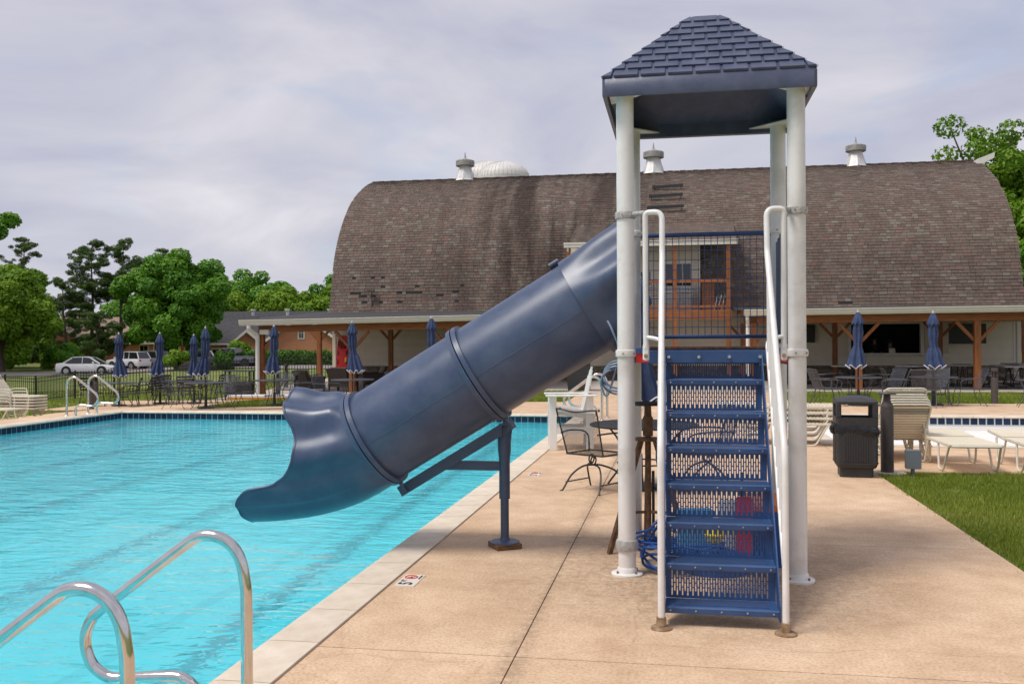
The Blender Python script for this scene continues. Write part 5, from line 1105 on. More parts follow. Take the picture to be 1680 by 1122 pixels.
# ------------------------------------------------------------------ bins, posts and loungers at the right
def trash_can(label, loc, rz):
    t = thing('trash_can', label, 'trash can', loc, rz); w_ = .235
    def rr(h, z, c=.028): return [(-h + c, -h, z), (h - c, -h, z), (h, -h + c, z), (h, h - c, z), (h - c, h, z), (-h + c, h, z), (-h, h - c, z), (-h, -h + c, z)]
    MB().loft([rr(.190, 0), rr(.190, .10), rr(.220, .12), rr(w_, .16), rr(w_ + .005, .60), rr(w_ - .004, .62)]).build('bin_body', BINBLACK, t)
    for sd_ in range(4):
        for k in range(11):
            o = MB().box(-.150 + k * .0285, -.136 + k * .0285, -w_ - .010, -w_ + .002, .19, .56).build('rib', BINBLACK, t); o.rotation_euler = (0, 0, sd_ * PI / 2)
        o = MB().box(-.175, .175, -w_ - .013, -w_ + .002, .165, .18).build('rib_ledge', BINBLACK, t); o.rotation_euler = (0, 0, sd_ * PI / 2)
    h = MB(); h.loft([rr(w_ + .004, .615), rr(w_ + .006, .72), rr(w_ - .03, .72), rr(w_ - .03, .615)])
    for sx, sy in ((-1, -1), (1, -1), (1, 1), (-1, 1)): h.box(min(sx * .178, sx * .239), max(sx * .178, sx * .239), min(sy * .178, sy * .239), max(sy * .178, sy * .239), .715, .90, .012)
    h.loft([rr(w_ + .004, .88), rr(w_ + .006, .91), rr(w_ - .01, .935, .06), rr(w_ - .08, .96, .08), rr(.06, .975, .03)]); h.build('hood', BINBLACK, t)
    mb = MB(); rg = []
    for i, (z, d) in enumerate(((.545, .010), (.58, .022), (.61, .018), (.64, .008))):
        rg.append([(p.x, p.y, z - .04 * (p.x + .25) / .5 + .012 * math.sin(k * 1.9 + i)) for k, p in enumerate(Vector((q[0] * (1 + (d + .012 * math.sin(j * 2.3 + i)) / .235), q[1] * (1 + (d + .012 * math.cos(j * 1.7 + i)) / .235), 0)) for j, q in enumerate([tuple(Vector(a).lerp(Vector(b), f)) for a, b in zip(rr(w_, 0), rr(w_, 0)[1:] + rr(w_, 0)[:1]) for f in (0, .25, .5, .75)]))])
    mb.loft(rg, True, False); mb.build('bin_bag', BAG, t, True)
    mb = MB(); mb.lathe([(.005, -.05), (.03, -.03), (.045, .02), (.03, .06), (.005, .07)], 8, (-.265, -.10, .56)); mb.build('bag_knot', BAG, t, True)
trash_can('black ribbed trash can with a bin bag beside the near lawn corner', (2.13, 12.02, 0), R(-4))
t = thing('smokers_post', 'tall bronze cylindrical post with flat cap behind the trash can', 'post', (2.56, 12.30, .012))
MB().lathe([(.078, 0), (.078, .80), (.075, .83), (.045, .88), (.04, .96)], 20).build('tube', BOLLARD, t, True); MB().lathe([(.11, .965), (.115, .975), (.10, .99)], 20).build('cap', BOLLARD, t, True)
tag(MB().lathe([(.20, 0), (.19, .02), (.15, .028)], 9).build('concrete_pad', COPING, None, False, (2.60, 12.32, -.014)), 'small rough concrete pad under the bronze post', 'pad')
t = thing('electrical_box', 'small grey electrical box on a short post at the lawn corner', 'electrical box', (2.80, 12.05, -.02))
MB().box(-.082, .082, -.05, .05, .11, .34, .006).build('enclosure', GREYBOX, t); MB().box(-.088, .088, -.058, -.051, .115, .335).build('door_plate', GREYBOX, t); MB().lathe([(.024, -.05), (.024, .11)], 10).build('stem', GREYBOX, t, True)
LG = 'cream strap loungers'
LF = lounger('flat cream strap lounger right of the stacked loungers', (3.58, 13.15, 0), R(1), LG, 3)
dup(LF, 'flat cream strap lounger cut by the right frame edge', (4.52, 13.10, 0), R(-2), LG)
LR = lounger('raised-back lounger at the bottom of the stack behind the trash can', (3.02, 13.75, 0), R(180 + 3), LG, 58); LR.scale = (.9, .92, .79)
for k in range(1, 6): dup(LR, ['', 'second lounger from the bottom of the stack behind the trash can', 'third lounger from the bottom of the stack behind the trash can', 'fourth lounger from the bottom of the stack behind the trash can', 'fifth lounger from the bottom of the stack behind the trash can', 'topmost lounger of the stack behind the trash can'][k], (3.02 - .010 * k, 13.75 + .012 * k, .032 * k + (.05 if k == 5 else 0)), R(180 + 3 + (k % 3 - 1)), LG)
for k in range(4): dup(LF, ['lowest lounger of the low stack just right of the tower', 'second lounger of the low stack just right of the tower', 'third lounger of the low stack just right of the tower', 'topmost lounger of the low stack just right of the tower'][k], (1.55, 15.6 + .03 * k, .085 * k), R(80 + 2 * k), LG)
LR2 = lounger('raised-back lounger at the bottom of the stack by the left frame edge', G(-16.35, 20.9), R(84), LG, 52); LR2.scale = (.92, .92, .9)
for k in range(1, 5): dup(LR2, ['', 'second lounger of the stack by the left frame edge', 'third lounger of the stack by the left frame edge', 'fourth lounger of the stack by the left frame edge', 'topmost lounger of the stack by the left frame edge'][k], (-16.35 - .03 * k, 20.9 + .03 * k, T(-16.35, 20.9) + .07 * k), R(84 + k), LG)
dup(LF, 'single flat lounger before the stack at the left frame edge', G(-16.2, 19.7), R(95), LG)

# ------------------------------------------------------------------ middle: guard chair, iron set, tripod, hoses
adirondack('tall white slatted guard chair facing the pool beyond the slide', (-1.62, 14.5, 0), R(-80), None, WHITEPOLY, SEATGREY, .26, 'guard_chair', 'guard chair')
patio_table('black iron table partly hidden behind the tower posts', (-.38, 10.72, 0), 'near iron table', .60, BLACKIRON, .3)
umbrella('closed navy umbrella mostly hidden behind the left tower posts', (-.43, 10.62, 0), .6, UG, 12)
def spring_chair(label, loc, rz):
    t = thing('spring_chair', label, 'chair', loc, rz, 'iron chairs at the near table'); m = BLACKIRON; W = .27
    def back(u, v): x = -W + 2 * W * u; return Vector((x * (1 + .10 * v), .22 + .16 * v + .03 * math.cos(PI * (u - .5)), .43 + .50 * v))
    def seat(u, v): x = -W + 2 * W * u; return Vector((x, -.26 + .49 * v, .43 - .02 * math.sin(PI * v)))
    mb = MB(); wire_panel(mb, back, 40, 42, .0034, .0033); mb.build('backrest', m, t); mb = MB(); wire_panel(mb, seat, 40, 38, .0038, .0038); mb.build('seat', m, t)
    MB().tube(smooth_path([back(0, 0), back(0, .5), back(0, 1), back(.06, 1.06), back(.5, 1.01), back(.94, 1.06), back(1, 1), back(1, .5), back(1, 0)], 4), .010, 8).build('back_frame', m, t, True)
    MB().tube([seat(0, 0), seat(1, 0), seat(1, 1), seat(0, 1)], .010, 8, True).build('seat_frame', m, t, True)
    for x, y in ((-.30, .34), (.28, .34)): MB().lathe([(.001, .02), (.018, .0), (.001, -.02)], 10, (x, y, .96)).build('finial_scroll', m, t, True)
    for s in (-1, 1):
        MB().tube(smooth_path([(s * .27, .33, .68), (s * .32, .12, .69), (s * .32, -.14, .67), (s * .30, -.24, .60), (s * .27, -.22, .44)], 5), .010, 8).build('armrest', m, t, True)
        MB().tube(smooth_path([(0, .05, .30), (s * .10, .02, .30), (s * .22, -.12, .22), (s * .27, -.24, .02), (s * .30, -.28, 0)], 5), .011, 8).build('leg', m, t, True)
        MB().tube(smooth_path([(0, .05, .30), (s * .12, .10, .28), (s * .22, .20, .18), (s * .27, .30, .02), (s * .30, .33, 0)], 5), .011, 8).build('leg', m, t, True)
        MB().tube([(s * .26, -.20, .10), (s * .26, .26, .10)], .008, 6).build('stretcher', m, t, True)
    MB().tube([(0, .05 + .05 * math.cos(a), .35 + .05 * math.sin(a)) for a in np.linspace(0, 2 * PI, 16, endpoint=False)], .010, 6, True).tube([(.03, .05 + .05 * math.cos(a), .37 + .05 * math.sin(a)) for a in np.linspace(0, 2 * PI, 16, endpoint=False)], .010, 6, True).build('coil_spring', m, t, True)
    return t
sc0 = spring_chair('black iron spring chair with mesh back left of the near table', (-.90, 10.45, 0), R(148)); sc0.scale = (.92, .92, .95)
dup(sc0, 'black iron spring chair seen through the tower stairs', (.28, 10.75, 0), R(-80), 'iron chairs at the near table')
t = thing('tripod_stand', 'rusty steel tripod stand under the left side of the tower', 'tripod stand', (-.235, 7.52, 0)); 
MB().lathe([(.024, .06), (.024, .98)], 12).build('mast', RUST, t, True); MB().lathe([(.040, .90), (.042, 1.04), (.030, 1.06), (.026, 1.14)], 12).build('head', RUST, t, True); MB().lathe([(.11, .865), (.11, .885)], 12).build('collar_plate', RUST, t, True)
mb = MB(); mb.tube([(.16 * math.cos(a), .16 * math.sin(a), 1.155) for a in np.linspace(0, 2 * PI, 20, endpoint=False)], .009, 6, True); mb.bar((-.16, 0, 1.155), (.16, 0, 1.155), .02, .01); mb.build('carry_ring', BLACKIRON, t, True)
for k, a in enumerate((R(215), R(335), R(95))):
    c, s = math.cos(a), math.sin(a); MB().bar((.06 * c, .06 * s, .88), (.36 * c, .36 * s, .0), .034, .034).build('leg', RUST, t); MB().bar((.02 * c, .02 * s, .30), (.255 * c, .255 * s, .31), .02, .02).build('strut', RUST, t)
def coil(name, label, m, loops, r):
    o = MB().tube(smooth_path(loops, 5), r, 8).build(name, m, None, True); return tag(o, label, 'hose')
random.seed(21); pts = []
for k in range(60): a = k * .62; pts.append((-.02 + .30 * math.cos(a) + .05 * math.sin(k * 1.3), 6.95 + .27 * math.sin(a) + .04 * math.cos(k * 2.1), .02 + .11 * abs(math.sin(k * .37)) + .002 * k))
pts += [(-.22, 6.78, .22), (-.18, 6.74, .34), (-.10, 6.80, .40), (-.22, 6.85, .20), (-.25, 6.78, .06), (-.10, 6.70, .03)]
coil('blue_hose', 'bright blue hose tangled on the deck beneath the tower stairs', HOSEBLUE, pts, .0095)
pts = []
for k in range(34): a = k * 2 * PI / 9; pts.append((-.42 + .105 * math.cos(a) - .004 * k * .2, 6.80 + .012 * (k % 5), 1.42 + .095 * math.sin(a) - .0022 * k))
pts += [(-.42, 6.82, 1.56), (-.46, 6.80, 1.72), (-.50, 6.84, 1.80)]
coil('coiled_hose', 'grey blue hose coiled and hung on the left tower post', HOSEGREY, pts, .0075)
# swim toys kept under the tower, seen through the risers
t = thing('swim_board', 'light blue foam swim board stored behind the stairs', 'swim board', (.12, 7.05, 0), R(8)); MB().box(-.13, .13, -.02, .02, .0, .42, .015).build('board', LTBLUE, t); MB().tube([(-.06, -.022, .36), (0, -.035, .33), (.06, -.022, .36)], .008, 6).build('handle', HOSEBLUE, t, True)
tag(MB().box(-.06, .06, -.018, .018, 0, .52, .014).build('kick_board', RED, None, False, (.47, 7.0, .0), R(-6)), 'red kick board stored upright behind the stairs', 'kick board')
tag(MB().box(-.07, .07, -.018, .018, 0, .48, .014).build('kick_board', WHITEPOLY, None, False, (.36, 7.08, .0), R(4)), 'white kick board stored upright beside the red one', 'kick board')
tag(MB().lathe([(.001, -.075), (.05, -.056), (.075, 0), (.05, .056), (.001, .075)], 18, (0, 0, .078)).build('play_ball', YELLOW, None, True, (.255, 6.92, .18)), 'yellow ball lying on the blue float behind the stairs', 'ball')
tag(MB().lathe([(.24, .0), (.25, .05), (.22, .11), (.12, .145), (.02, .175)][::1], 20).build('blue_float', HOSEBLUE, None, True, (.26, 6.92, .0)), 'blue foam float under the yellow ball', 'float')
t = thing('storage_tub', 'orange and blue storage tub beneath the right side of the tower', 'tub', (.66, 7.35, 0)); MB().prism([(-.13, 0), (.13, 0), (.15, .40), (-.15, .40)], (-.3, .3), 'Y').build('tub_body', HOSEBLUE, t); MB().box(-.16, .16, -.31, .31, .402, .45, .01).build('tub_lid', ORANGE, t)
t = thing('rolling_rack', 'dark two-rail rack standing on the deck behind the tower stairs', 'rack', (.15, 7.7, 0))
for z in (.18, .46): MB().tube([(-.35, 0, z), (.35, 0, z)], .012, 6).build('rail', BLACKIRON, t, True)
for x in (-.35, .35): MB().tube([(x, 0, 0), (x, 0, .6)], .012, 6).build('upright', BLACKIRON, t, True)

# ------------------------------------------------------------------ left-hand patio
US = [('closed navy umbrella farthest left, before the white sedan', -18.05, 28.09), ('closed navy umbrella second from the left, before the maple', -17.11, 28.97), ('closed navy umbrella third from the left, smaller and farther back', -15.73, 28.70), ('tall closed navy umbrella before the grey pickup', -13.67, 25.62), ('closed navy umbrella before the left corner of the porch', -11.85, 26.34), ('closed navy umbrella beside the red rescue board', -9.04, 25.31), ('closed navy umbrella rising just above the tube slide', -6.58, 24.73)]
for i, (lb, x, y) in enumerate(US):
    u = umbrella(lb, G(x, y), i * .9, UG, 20 + i)
    if i == 2: u.scale = (.96, .96, .95)
TL = ['round patio table under the farthest left umbrella', 'round patio table under the second umbrella from the left', 'round patio table under the third umbrella from the left', 'round patio table under the tall umbrella before the pickup', 'round patio table under the umbrella at the porch corner', 'round patio table under the umbrella beside the red board', 'round patio table behind the tube slide']
for lb, (_, x, y) in zip(TL, US): dup(T0, lb, G(x, y), .2, TG, 1.06)
SG = 'black slat-back chairs on the left patio'
SC0 = slat_chair('black slat-back chair left of the farthest left umbrella', G(-18.9, 27.9), R(80), SG)
for lb, x, y, rz in (('black slat-back chair right of the farthest left umbrella', -17.35, 27.55, -65), ('black slat-back chair between the two leftmost umbrellas', -17.2, 28.1, -80), ('black slat-back chair right of the second umbrella', -16.3, 28.85, -95), ('black slat-back chair behind the second umbrella table', -17.5, 29.75, 20), ('black slat-back chair behind the tall umbrella', -15.0, 28.5, -80), ('black slat-back chair left of the third umbrella', -16.5, 28.4, 80), ('black slat-back chair in front of the third umbrella', -15.5, 27.9, 190)): dup(SC0, lb, G(x, y), R(rz), SG)
for lb, i, th in (('grey mesh chair left of the tall umbrella before the pickup', 3, 185), ('grey mesh chair right of the tall umbrella before the pickup', 3, -10), ('grey mesh chair behind the tall umbrella table', 3, 80), ('grey mesh chair left of the porch corner umbrella', 4, 190), ('grey mesh chair right of the porch corner umbrella', 4, 8), ('grey mesh chair behind the porch corner umbrella table', 4, 95), ('grey mesh chair left of the umbrella beside the red board', 5, 165), ('grey mesh chair right of the umbrella beside the red board', 5, 15), ('grey mesh chair left of the table behind the slide', 6, 175)): chair_at(lb, US[i][1], US[i][2], th, .86)
bollard('bronze bollard lamp left of the farthest left umbrella', G(-17.91, 26.4), .98); bollard('second bronze bollard lamp just behind the leftmost one', G(-20.14, 29.96), .98); bollard('bronze bollard lamp beside the white downspout', G(-13.9, 31.2), .98); bollard('bronze bollard lamp before the wicker armchairs', G(-11.25, 26.6), .98); bollard('bronze bollard lamp behind the black service cart', G(-15.9, 36.5), .98)
WG = 'wicker armchairs under the left porch'
wc = wicker_chair('brown wicker armchair with taupe cushions, left of three', G(-13.6, 33.4), R(150), WG); dup(wc, 'brown wicker armchair with its back to us, middle of three', G(-12.1, 32.9), R(172), WG); dup(wc, 'brown wicker armchair beside the red rescue board, right of three', G(-11.6, 34.8), R(-70), WG)
AG = 'navy adirondack chairs under the left porch'
ac = adirondack('navy slatted lounge chair right of the red rescue board', G(-10.35, 33.5), R(-75), AG, ADIR_BLUE, ADIR_BLUE); dup(ac, 'navy slatted lounge chair facing us before the porch wall', G(-9.3, 34.4), R(20), AG, 1.12); dup(ac, 'navy slatted lounge chair half hidden by the slide', G(-7.6, 36.3), R(10), AG, 1.1)
t = thing('fire_table', 'dark brown square fire table between the navy chairs', 'fire table', G(-8.3, 35.3)); MB().box(-.5, .5, -.5, .5, .52, .58, .01).build('table_top', WICKER, t); MB().box(-.4, .4, -.4, .4, 0, .518).build('table_base', WICKER, t)
t = thing('rescue_board', 'red plastic rescue board leaning on the barn corner', 'rescue board', (-14.62, 39.55, T(-14.62, 39.5))); t.rotation_euler = (R(-6), 0, 0)
def rb_ring(hw, z): return hw
pf = [(-.15, 0), (-.20, .08), (-.23, .5), (-.23, 1.35), (-.20, 1.75), (-.12, 1.88), (.12, 1.88), (.20, 1.75), (.23, 1.35), (.23, .5), (.20, .08), (.15, 0)]
MB().prism([(a * 1.12, b * 1.08) for a, b in pf], (-.03, .03), 'Y').build('board', RED, t)
for s in (-1, 1):
    for z in (.35, .75, 1.15, 1.55): MB().box(s * .20 - .035, s * .20 + .035, -.036, -.031, z, z + .2).build('hand_hole', DARKROOM, t)
MB().box(-.14, .14, -.10, -.03, 1.45, 1.80, .02).build('head_block', mat('dark_red_foam', (.22, .01, .01), .8), t); MB().box(.12, .2, -.05, -.031, .85, 1.05).build('yellow_strap', YELLOW, t)
t = thing('service_cart', 'black utility cart with shelves beside the white downspout', 'cart', G(-15.1, 30.7), R(12))
for x in (-.42, .42):
    for y in (-.28, .28): MB().box(x - .025, x + .025, y - .025, y + .025, 0.06, 1.0).build('corner_post', BLACKIRON, t); MB().tube([(x - .015, y, .05), (x + .015, y, .05)], .05, 12).build('caster', RUBBER, t, True)
MB().box(-.48, .48, -.34, .34, 1.0, 1.03).build('top_shelf', BLACKIRON, t); MB().box(-.40, .40, -.26, .26, .12, .62, .03).build('cabinet', BINBLACK, t)
t = thing('paddle_board', 'white and yellow board lying on the grass by the service cart', 'board', G(-13.6, 29.6), R(8)); mb = MB(); mb.prism([(-1.3, -.1), (-1.1, -.28), (0, -.36), (1.0, -.26), (1.35, 0), (1.0, .26), (0, .36), (-1.1, .28), (-1.3, .1)], (.10, .16), 'Z'); mb.build('deck_skin', WTRIM, t); mb = MB(); mb.prism([(-1.28, -.12), (-1.1, -.30), (0, -.38), (1.0, -.28), (1.36, 0), (1.0, .28), (0, .38), (-1.1, .30), (-1.28, .12)], (.02, .098), 'Z'); mb.build('rail_band', mat('amber_rail', (.60, .26, .02), .5), t)
# far centre, seen below the slide
t = thing('wheeled_bin', 'dark wheeled bin under the slide in the distance', 'bin', (-3.3, 31.6, .02)); MB().prism([(-.32, 0), (.32, 0), (.38, 1.0), (-.38, 1.0)], (-.35, .35), 'Y').build('bin_body', BINBLACK, t); MB().prism([(-.42, 1.0), (.42, 1.0), (.36, 1.10), (-.36, 1.10)], (-.4, .4), 'Y').build('lid', BINBLACK, t); MB().tube([(-.36, .36, .12), (.36, .36, .12)], .12, 12).build('wheel', RUBBER, t, True)
t = thing('shade_cabinet', 'blue topped cabinet against the wall under the balcony', 'cabinet', (-1.9, 39.3, .02)); MB().box(-.5, .5, -.3, .3, 0, 1.2).build('cabinet', BINBLACK, t); MB().box(-.12, .12, -.34, -.302, .9, 1.5).build('blue_panel', LTBLUE, t)
t = thing('lattice_screen', 'dark lattice screen under the balcony behind the hose coil', 'lattice', (-.6, 39.0, .02)); 
for k in range(13): x = -.9 + k * .15; MB().bar((x, 0, .25), (x + .55, 0, 1.3), .03, .015).build('lath', BLACKIRON, t); MB().bar((x + .55, .02, .25), (x, .02, 1.3), .03, .015).build('lath', BLACKIRON, t)
MB().box(-1.0, 1.55, -.03, .05, .15, .25).box(-1.0, 1.55, -.03, .05, 1.3, 1.4).build('frame', BLACKIRON, t)
# ------------------------------------------------------------------ black fence
FP = [(-36.5, 40.2), (-32.6, 39.2), (-28.77, 38.29), (-25.79, 36.88), (-23.94, 36.9), (-22.61, 37.64), (-20.74, 38.48), (-18.39, 39.41), (-16.27, 40.8), (-15.4, 41.0)]
FH = 1.18
t = thing('metal_fence', 'black metal picket fence across the lawn left of the barn', 'fence', (-24, 38, -.6))
def fz(mb, name): mb.v = [(a + 24, b - 38, c + .6) for a, b, c in mb.v]; return mb.build(name, BLACKFENCE, t)
pk = MB().box(-.011, .011, -.011, .011, 0, FH - .05).mesh('picket', BLACKFENCE)
for (xa, ya), (xb, yb) in zip(FP[:-1], FP[1:]):
    L_ = math.hypot(xb - xa, yb - ya); n = max(1, round(L_ / 2.3)); za, zb = T(xa, ya), T(xb, yb)
    for zz in (FH - .10, FH - .24, .14): fz(MB().bar((xa, ya, za + zz), (xb, yb, zb + zz), .03, .032), 'rail')
    for i in range(n):
        f = i / n; x, y = xa + (xb - xa) * f, ya + (yb - ya) * f; fz(MB().box(x - .032, x + .032, y - .032, y + .032, T(x, y) - .1, za + (zb - za) * f + FH + .04), 'post')
    m_ = int(L_ / .125)
    for i in range(1, m_): f = i / m_; x, y = xa + (xb - xa) * f, ya + (yb - ya) * f; put('picket', pk, t, (x + 24, y - 38, za + (zb - za) * f + .04 + .6))

# ------------------------------------------------------------------ vegetation
def leaves(name, centres, radii, n, size, m, parent, flat=1.0, seed=1, up=.35, skew=1.0):
    n = int(n * 1.7); size = size * .74
    """leaf-sized faces scattered through clumps; centres (K,3), radii (K,)"""
    g = np.random.default_rng(seed); K = len(centres); wgt = radii ** 2 / np.sum(radii ** 2); idx = g.choice(K, n, p=wgt)
    d = g.normal(size=(n, 3)); d /= np.linalg.norm(d, axis=1)[:, None]; rr = radii[idx] * np.cbrt(g.uniform(.25, 1, n)) ; off = d * rr[:, None]; off[:, 2] *= flat
    P = centres[idx] + off; nrm = d + g.normal(size=(n, 3)) * .55; nrm[:, 2] += up; nrm /= np.linalg.norm(nrm, axis=1)[:, None]
    a = np.cross(nrm, g.normal(size=(n, 3))); a /= np.linalg.norm(a, axis=1)[:, None]; b = np.cross(nrm, a); s = size * g.uniform(.6, 1.4, n)[:, None]
    V = np.stack([P - a * s, P - b * s * .6 * skew, P + a * s, P + b * s * .6 * skew], 1); cl = g.uniform(0, 1, K)[idx]
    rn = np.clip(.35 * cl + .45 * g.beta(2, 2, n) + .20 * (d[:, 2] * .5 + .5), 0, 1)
    return put(name, quads_mesh(name, V, m, rn), parent)
def clumps(rx, ry, rz, cz, K, seed, rmin, rmax, low=-.75, inner=.55):
    g = np.random.default_rng(seed); d = g.normal(size=(K * 3, 3)); d /= np.linalg.norm(d, axis=1)[:, None]; d = d[d[:, 2] > low][:K]; f = g.uniform(inner, 1.0, len(d)) * g.uniform(.78, 1.10, len(d))
    c = d * f[:, None] * np.array([rx, ry, rz]); c[:, 2] += cz; return c, g.uniform(rmin, rmax, len(c))
def tree(name, label, loc, h, trunk_h, tr, rx, ry, rz, cz, K, n, leaf, m, seed, group, rmin, rmax, low=-.75, flat=.8, inner=.55):
    t = thing(name, label, 'tree', loc, 0, group); c, r = clumps(rx, ry, rz, cz, K, seed, rmin, rmax, low, inner); rn = random.Random(seed)
    P = [(0, 0, -.4), (rn.uniform(-.1, .1), 0, trunk_h * .5), (rn.uniform(-.2, .2), rn.uniform(-.2, .2), trunk_h), (rn.uniform(-.3, .3), 0, cz + rz * .4)]
    MB().tube(smooth_path(P, 5), [tr * (1.25 - .95 * i / 15) for i in range(16)], 8).build('trunk', BARK, t, True)
    lb = MB()
    for i in range(0, len(c), max(1, len(c) // 30)):
        q = Vector(c[i]); z0 = trunk_h * rn.uniform(.75, 1.0) + (cz - trunk_h) * .3 * rn.random(); mid = Vector((q.x * .45, q.y * .45, (z0 + q.z) / 2 + .1 * h * .1))
        lb.tube(smooth_path([(0, 0, z0), mid, q], 4), [tr * (.45 - .04 * k) for k in range(9)], 6)
    lb.build('limbs', BARK, t, True); leaves('crown', c, r, n, leaf, m, t, flat, seed); return t
def gz(x, y): return (x, y, T(x, y) - .05)
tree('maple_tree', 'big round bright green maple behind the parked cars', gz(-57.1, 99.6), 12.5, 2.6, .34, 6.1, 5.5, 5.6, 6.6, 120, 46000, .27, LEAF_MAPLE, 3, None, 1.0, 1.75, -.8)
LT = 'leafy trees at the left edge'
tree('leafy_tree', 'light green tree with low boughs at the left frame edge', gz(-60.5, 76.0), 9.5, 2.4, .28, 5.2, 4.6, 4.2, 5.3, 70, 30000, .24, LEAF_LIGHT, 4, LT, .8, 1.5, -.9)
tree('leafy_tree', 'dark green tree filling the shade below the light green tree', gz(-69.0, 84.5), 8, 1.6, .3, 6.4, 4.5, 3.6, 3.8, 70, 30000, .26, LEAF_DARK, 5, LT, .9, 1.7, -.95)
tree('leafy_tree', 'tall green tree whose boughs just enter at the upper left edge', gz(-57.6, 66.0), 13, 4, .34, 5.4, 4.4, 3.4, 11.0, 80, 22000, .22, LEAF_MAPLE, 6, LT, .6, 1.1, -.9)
# ivy-covered trunks
def vine(label, loc, h, seed, lean):
    t = thing('vine_covered_trunk', label, 'tree', loc, 0, 'vine covered trunks'); MB().tube([(0, 0, -.2), (lean * .5, 0, h * .5), (lean, 0, h)], [.22, .17, .08], 8).build('trunk', BARK, t, True)
    g = np.random.default_rng(seed); K = 20; z = np.linspace(.3, h, K); c = np.stack([lean * z / h + g.normal(size=K) * .2, g.normal(size=K) * .2, z], 1); leaves('vine_leaves', c, g.uniform(.35, .75, K), 6500, .17, LEAF_LIGHT, t, 1, seed)
vine('slim vine covered trunk left of the white sedan', gz(-60.9, 82.7), 6.6, 41, .2); vine('thicker vine covered trunk near the left tree', gz(-63.4, 80.2), 5.2, 42, -.3)
def shrub(label, loc, r, h, m, seed, n=6000, name='shrub', group=None):
    t = thing(name, label, 'shrub', loc, 0, group); c, q = clumps(r, r, h * .5, h * .5, 22, seed, r * .28, r * .5, -1, .4); leaves('foliage', c, q, n, .15, m, t, .9, seed); MB().tube([(0, 0, -.1), (.05, 0, h * .5)], .05, 6).build('stem', BARK, t, True)
shrub('rounded green shrub just left of the white sedan', gz(-57.7, 80.8), 1.6, 2.9, LEAF_MAPLE, 51, 9000); shrub('yellow green shrub beside the dark mulch mound', gz(-43.6, 76.6), 1.1, 1.9, LEAF_LIGHT, 52); shrub('small shrub right of the dark mulch mound', gz(-39.4, 77.2), .9, 1.5, LEAF_HEDGE, 53); shrub('round shrub at the left end of the hedge', gz(-47.6, 97.0), 1.5, 2.6, LEAF_LIGHT, 54)
# pines: whorled boughs of flat needle tufts
def pine(label, loc, h, bare, tr, spread, seed, nb, n, lean=0.0, group='tall pines left of the maple'):
    t = thing('pine_tree', label, 'tree', loc, 0, group); rn = random.Random(seed); ax = lambda z: Vector((lean * z / h + .15 * math.sin(z * .5 + seed), .1 * math.cos(z * .4), z))
    MB().tube([ax(h * i / 12) for i in range(13)], [tr * (1.1 - .085 * i) for i in range(13)], 8).build('trunk', BARK, t, True); br = MB(); C = []; Rr = []
    for k in range(nb):
        f = (k + rn.random()) / nb; z = bare + (h - bare) * f; L_ = spread * (1 - f) ** .55 * rn.uniform(.55, 1.15) + .5; a = rn.uniform(0, 6.28); o = ax(z); tip = o + Vector((math.cos(a) * L_, math.sin(a) * L_, L_ * rn.uniform(.02, .38)))
        br.tube([o, (o + tip) / 2 + Vector((0, 0, -.08)), tip], [.06, .045, .02], 5)
        for j in range(8):
            q = o.lerp(tip, .25 + .11 * j) + Vector((rn.uniform(-.45, .45), rn.uniform(-.45, .45), rn.uniform(-.1, .42))); C.append(q); Rr.append(rn.uniform(.30, .58) * (.7 + .5 * (1 - f)))
    br.build('boughs', BARK, t, True); leaves('needles', np.array([tuple(q) for q in C]), np.array(Rr), int(n * 1.25), .20, LEAF_DARK, t, .62, seed, up=.0, skew=.28)
pine('tall pine with a bare forked trunk, left of the two behind the sedan', gz(-68.87, 101.6), 14.3, 6.0, .26, 4.6, 61, 26, 15000, .2); pine('tall pine with sparse crown, right of the two behind the sedan', gz(-66.3, 103.0), 14.6, 6.5, .28, 4.0, 62, 22, 12000, .9); pine('dense pine rising above the light green tree', gz(-79.0, 103.0), 15.2, 1.5, .3, 5.2, 63, 40, 22000); pine('dark evergreen standing between the trunks and the brick house', gz(-69.5, 97.5), 9.6, .8, .26, 4.4, 64, 34, 20000); pine('dark spreading evergreen low behind the sedan', gz(-64.3, 96.0), 5.6, .6, .2, 3.0, 65, 22, 12000)
pine('small pine top against the maple', gz(-63.2, 106.0), 13.6, 8.5, .2, 2.6, 66, 14, 6000, 1.2)
BG = 'trees behind the brick houses'
for i, (lb, x, y, rx, rz, cz, m) in enumerate((('wide green tree behind the house left of the barn', -66.5, 140.5, 8.0, 5.5, 7.6, LEAF_MAPLE), ('lighter green tree against the barn edge', -55.0, 133.5, 7.0, 4.2, 6.4, LEAF_LIGHT), ('olive green tree right of the maple', -66.5, 131.0, 4.4, 4.2, 5.0, LEAF_LIGHT), ('tree partly hidden behind the barn gable', -53.0, 147.0, 7.5, 5.0, 7.4, LEAF_MAPLE), ('distant tree behind the light roofed house', -82.0, 135.0, 9.0, 5.0, 5.5, LEAF_MAPLE), ('distant tree at the far left behind the pines', -104.0, 120.0, 9.5, 6.5, 7.5, LEAF_MAPLE), ('distant tree between the pines and the maple', -73.0, 128.0, 6.0, 4.2, 5.5, LEAF_MAPLE))):
    tree('background_tree', lb, gz(x, y), cz + rz, 2.5, .3, rx, rx * .8, rz, cz, 60, 17000, .34, m, 70 + i, BG, 1.2, 2.2, -.9)
RT = 'trees behind the right end of the barn'
tree('open_crowned_tree', 'airy tree rising above the right end of the barn roof', (20.6, 66.5, 0), 16.5, 7, .3, 6.2, 4.4, 5.6, 10.9, 180, 25000, .18, LEAF_LIGHT, 81, RT, .6, 1.2, -.9, .75, .15)
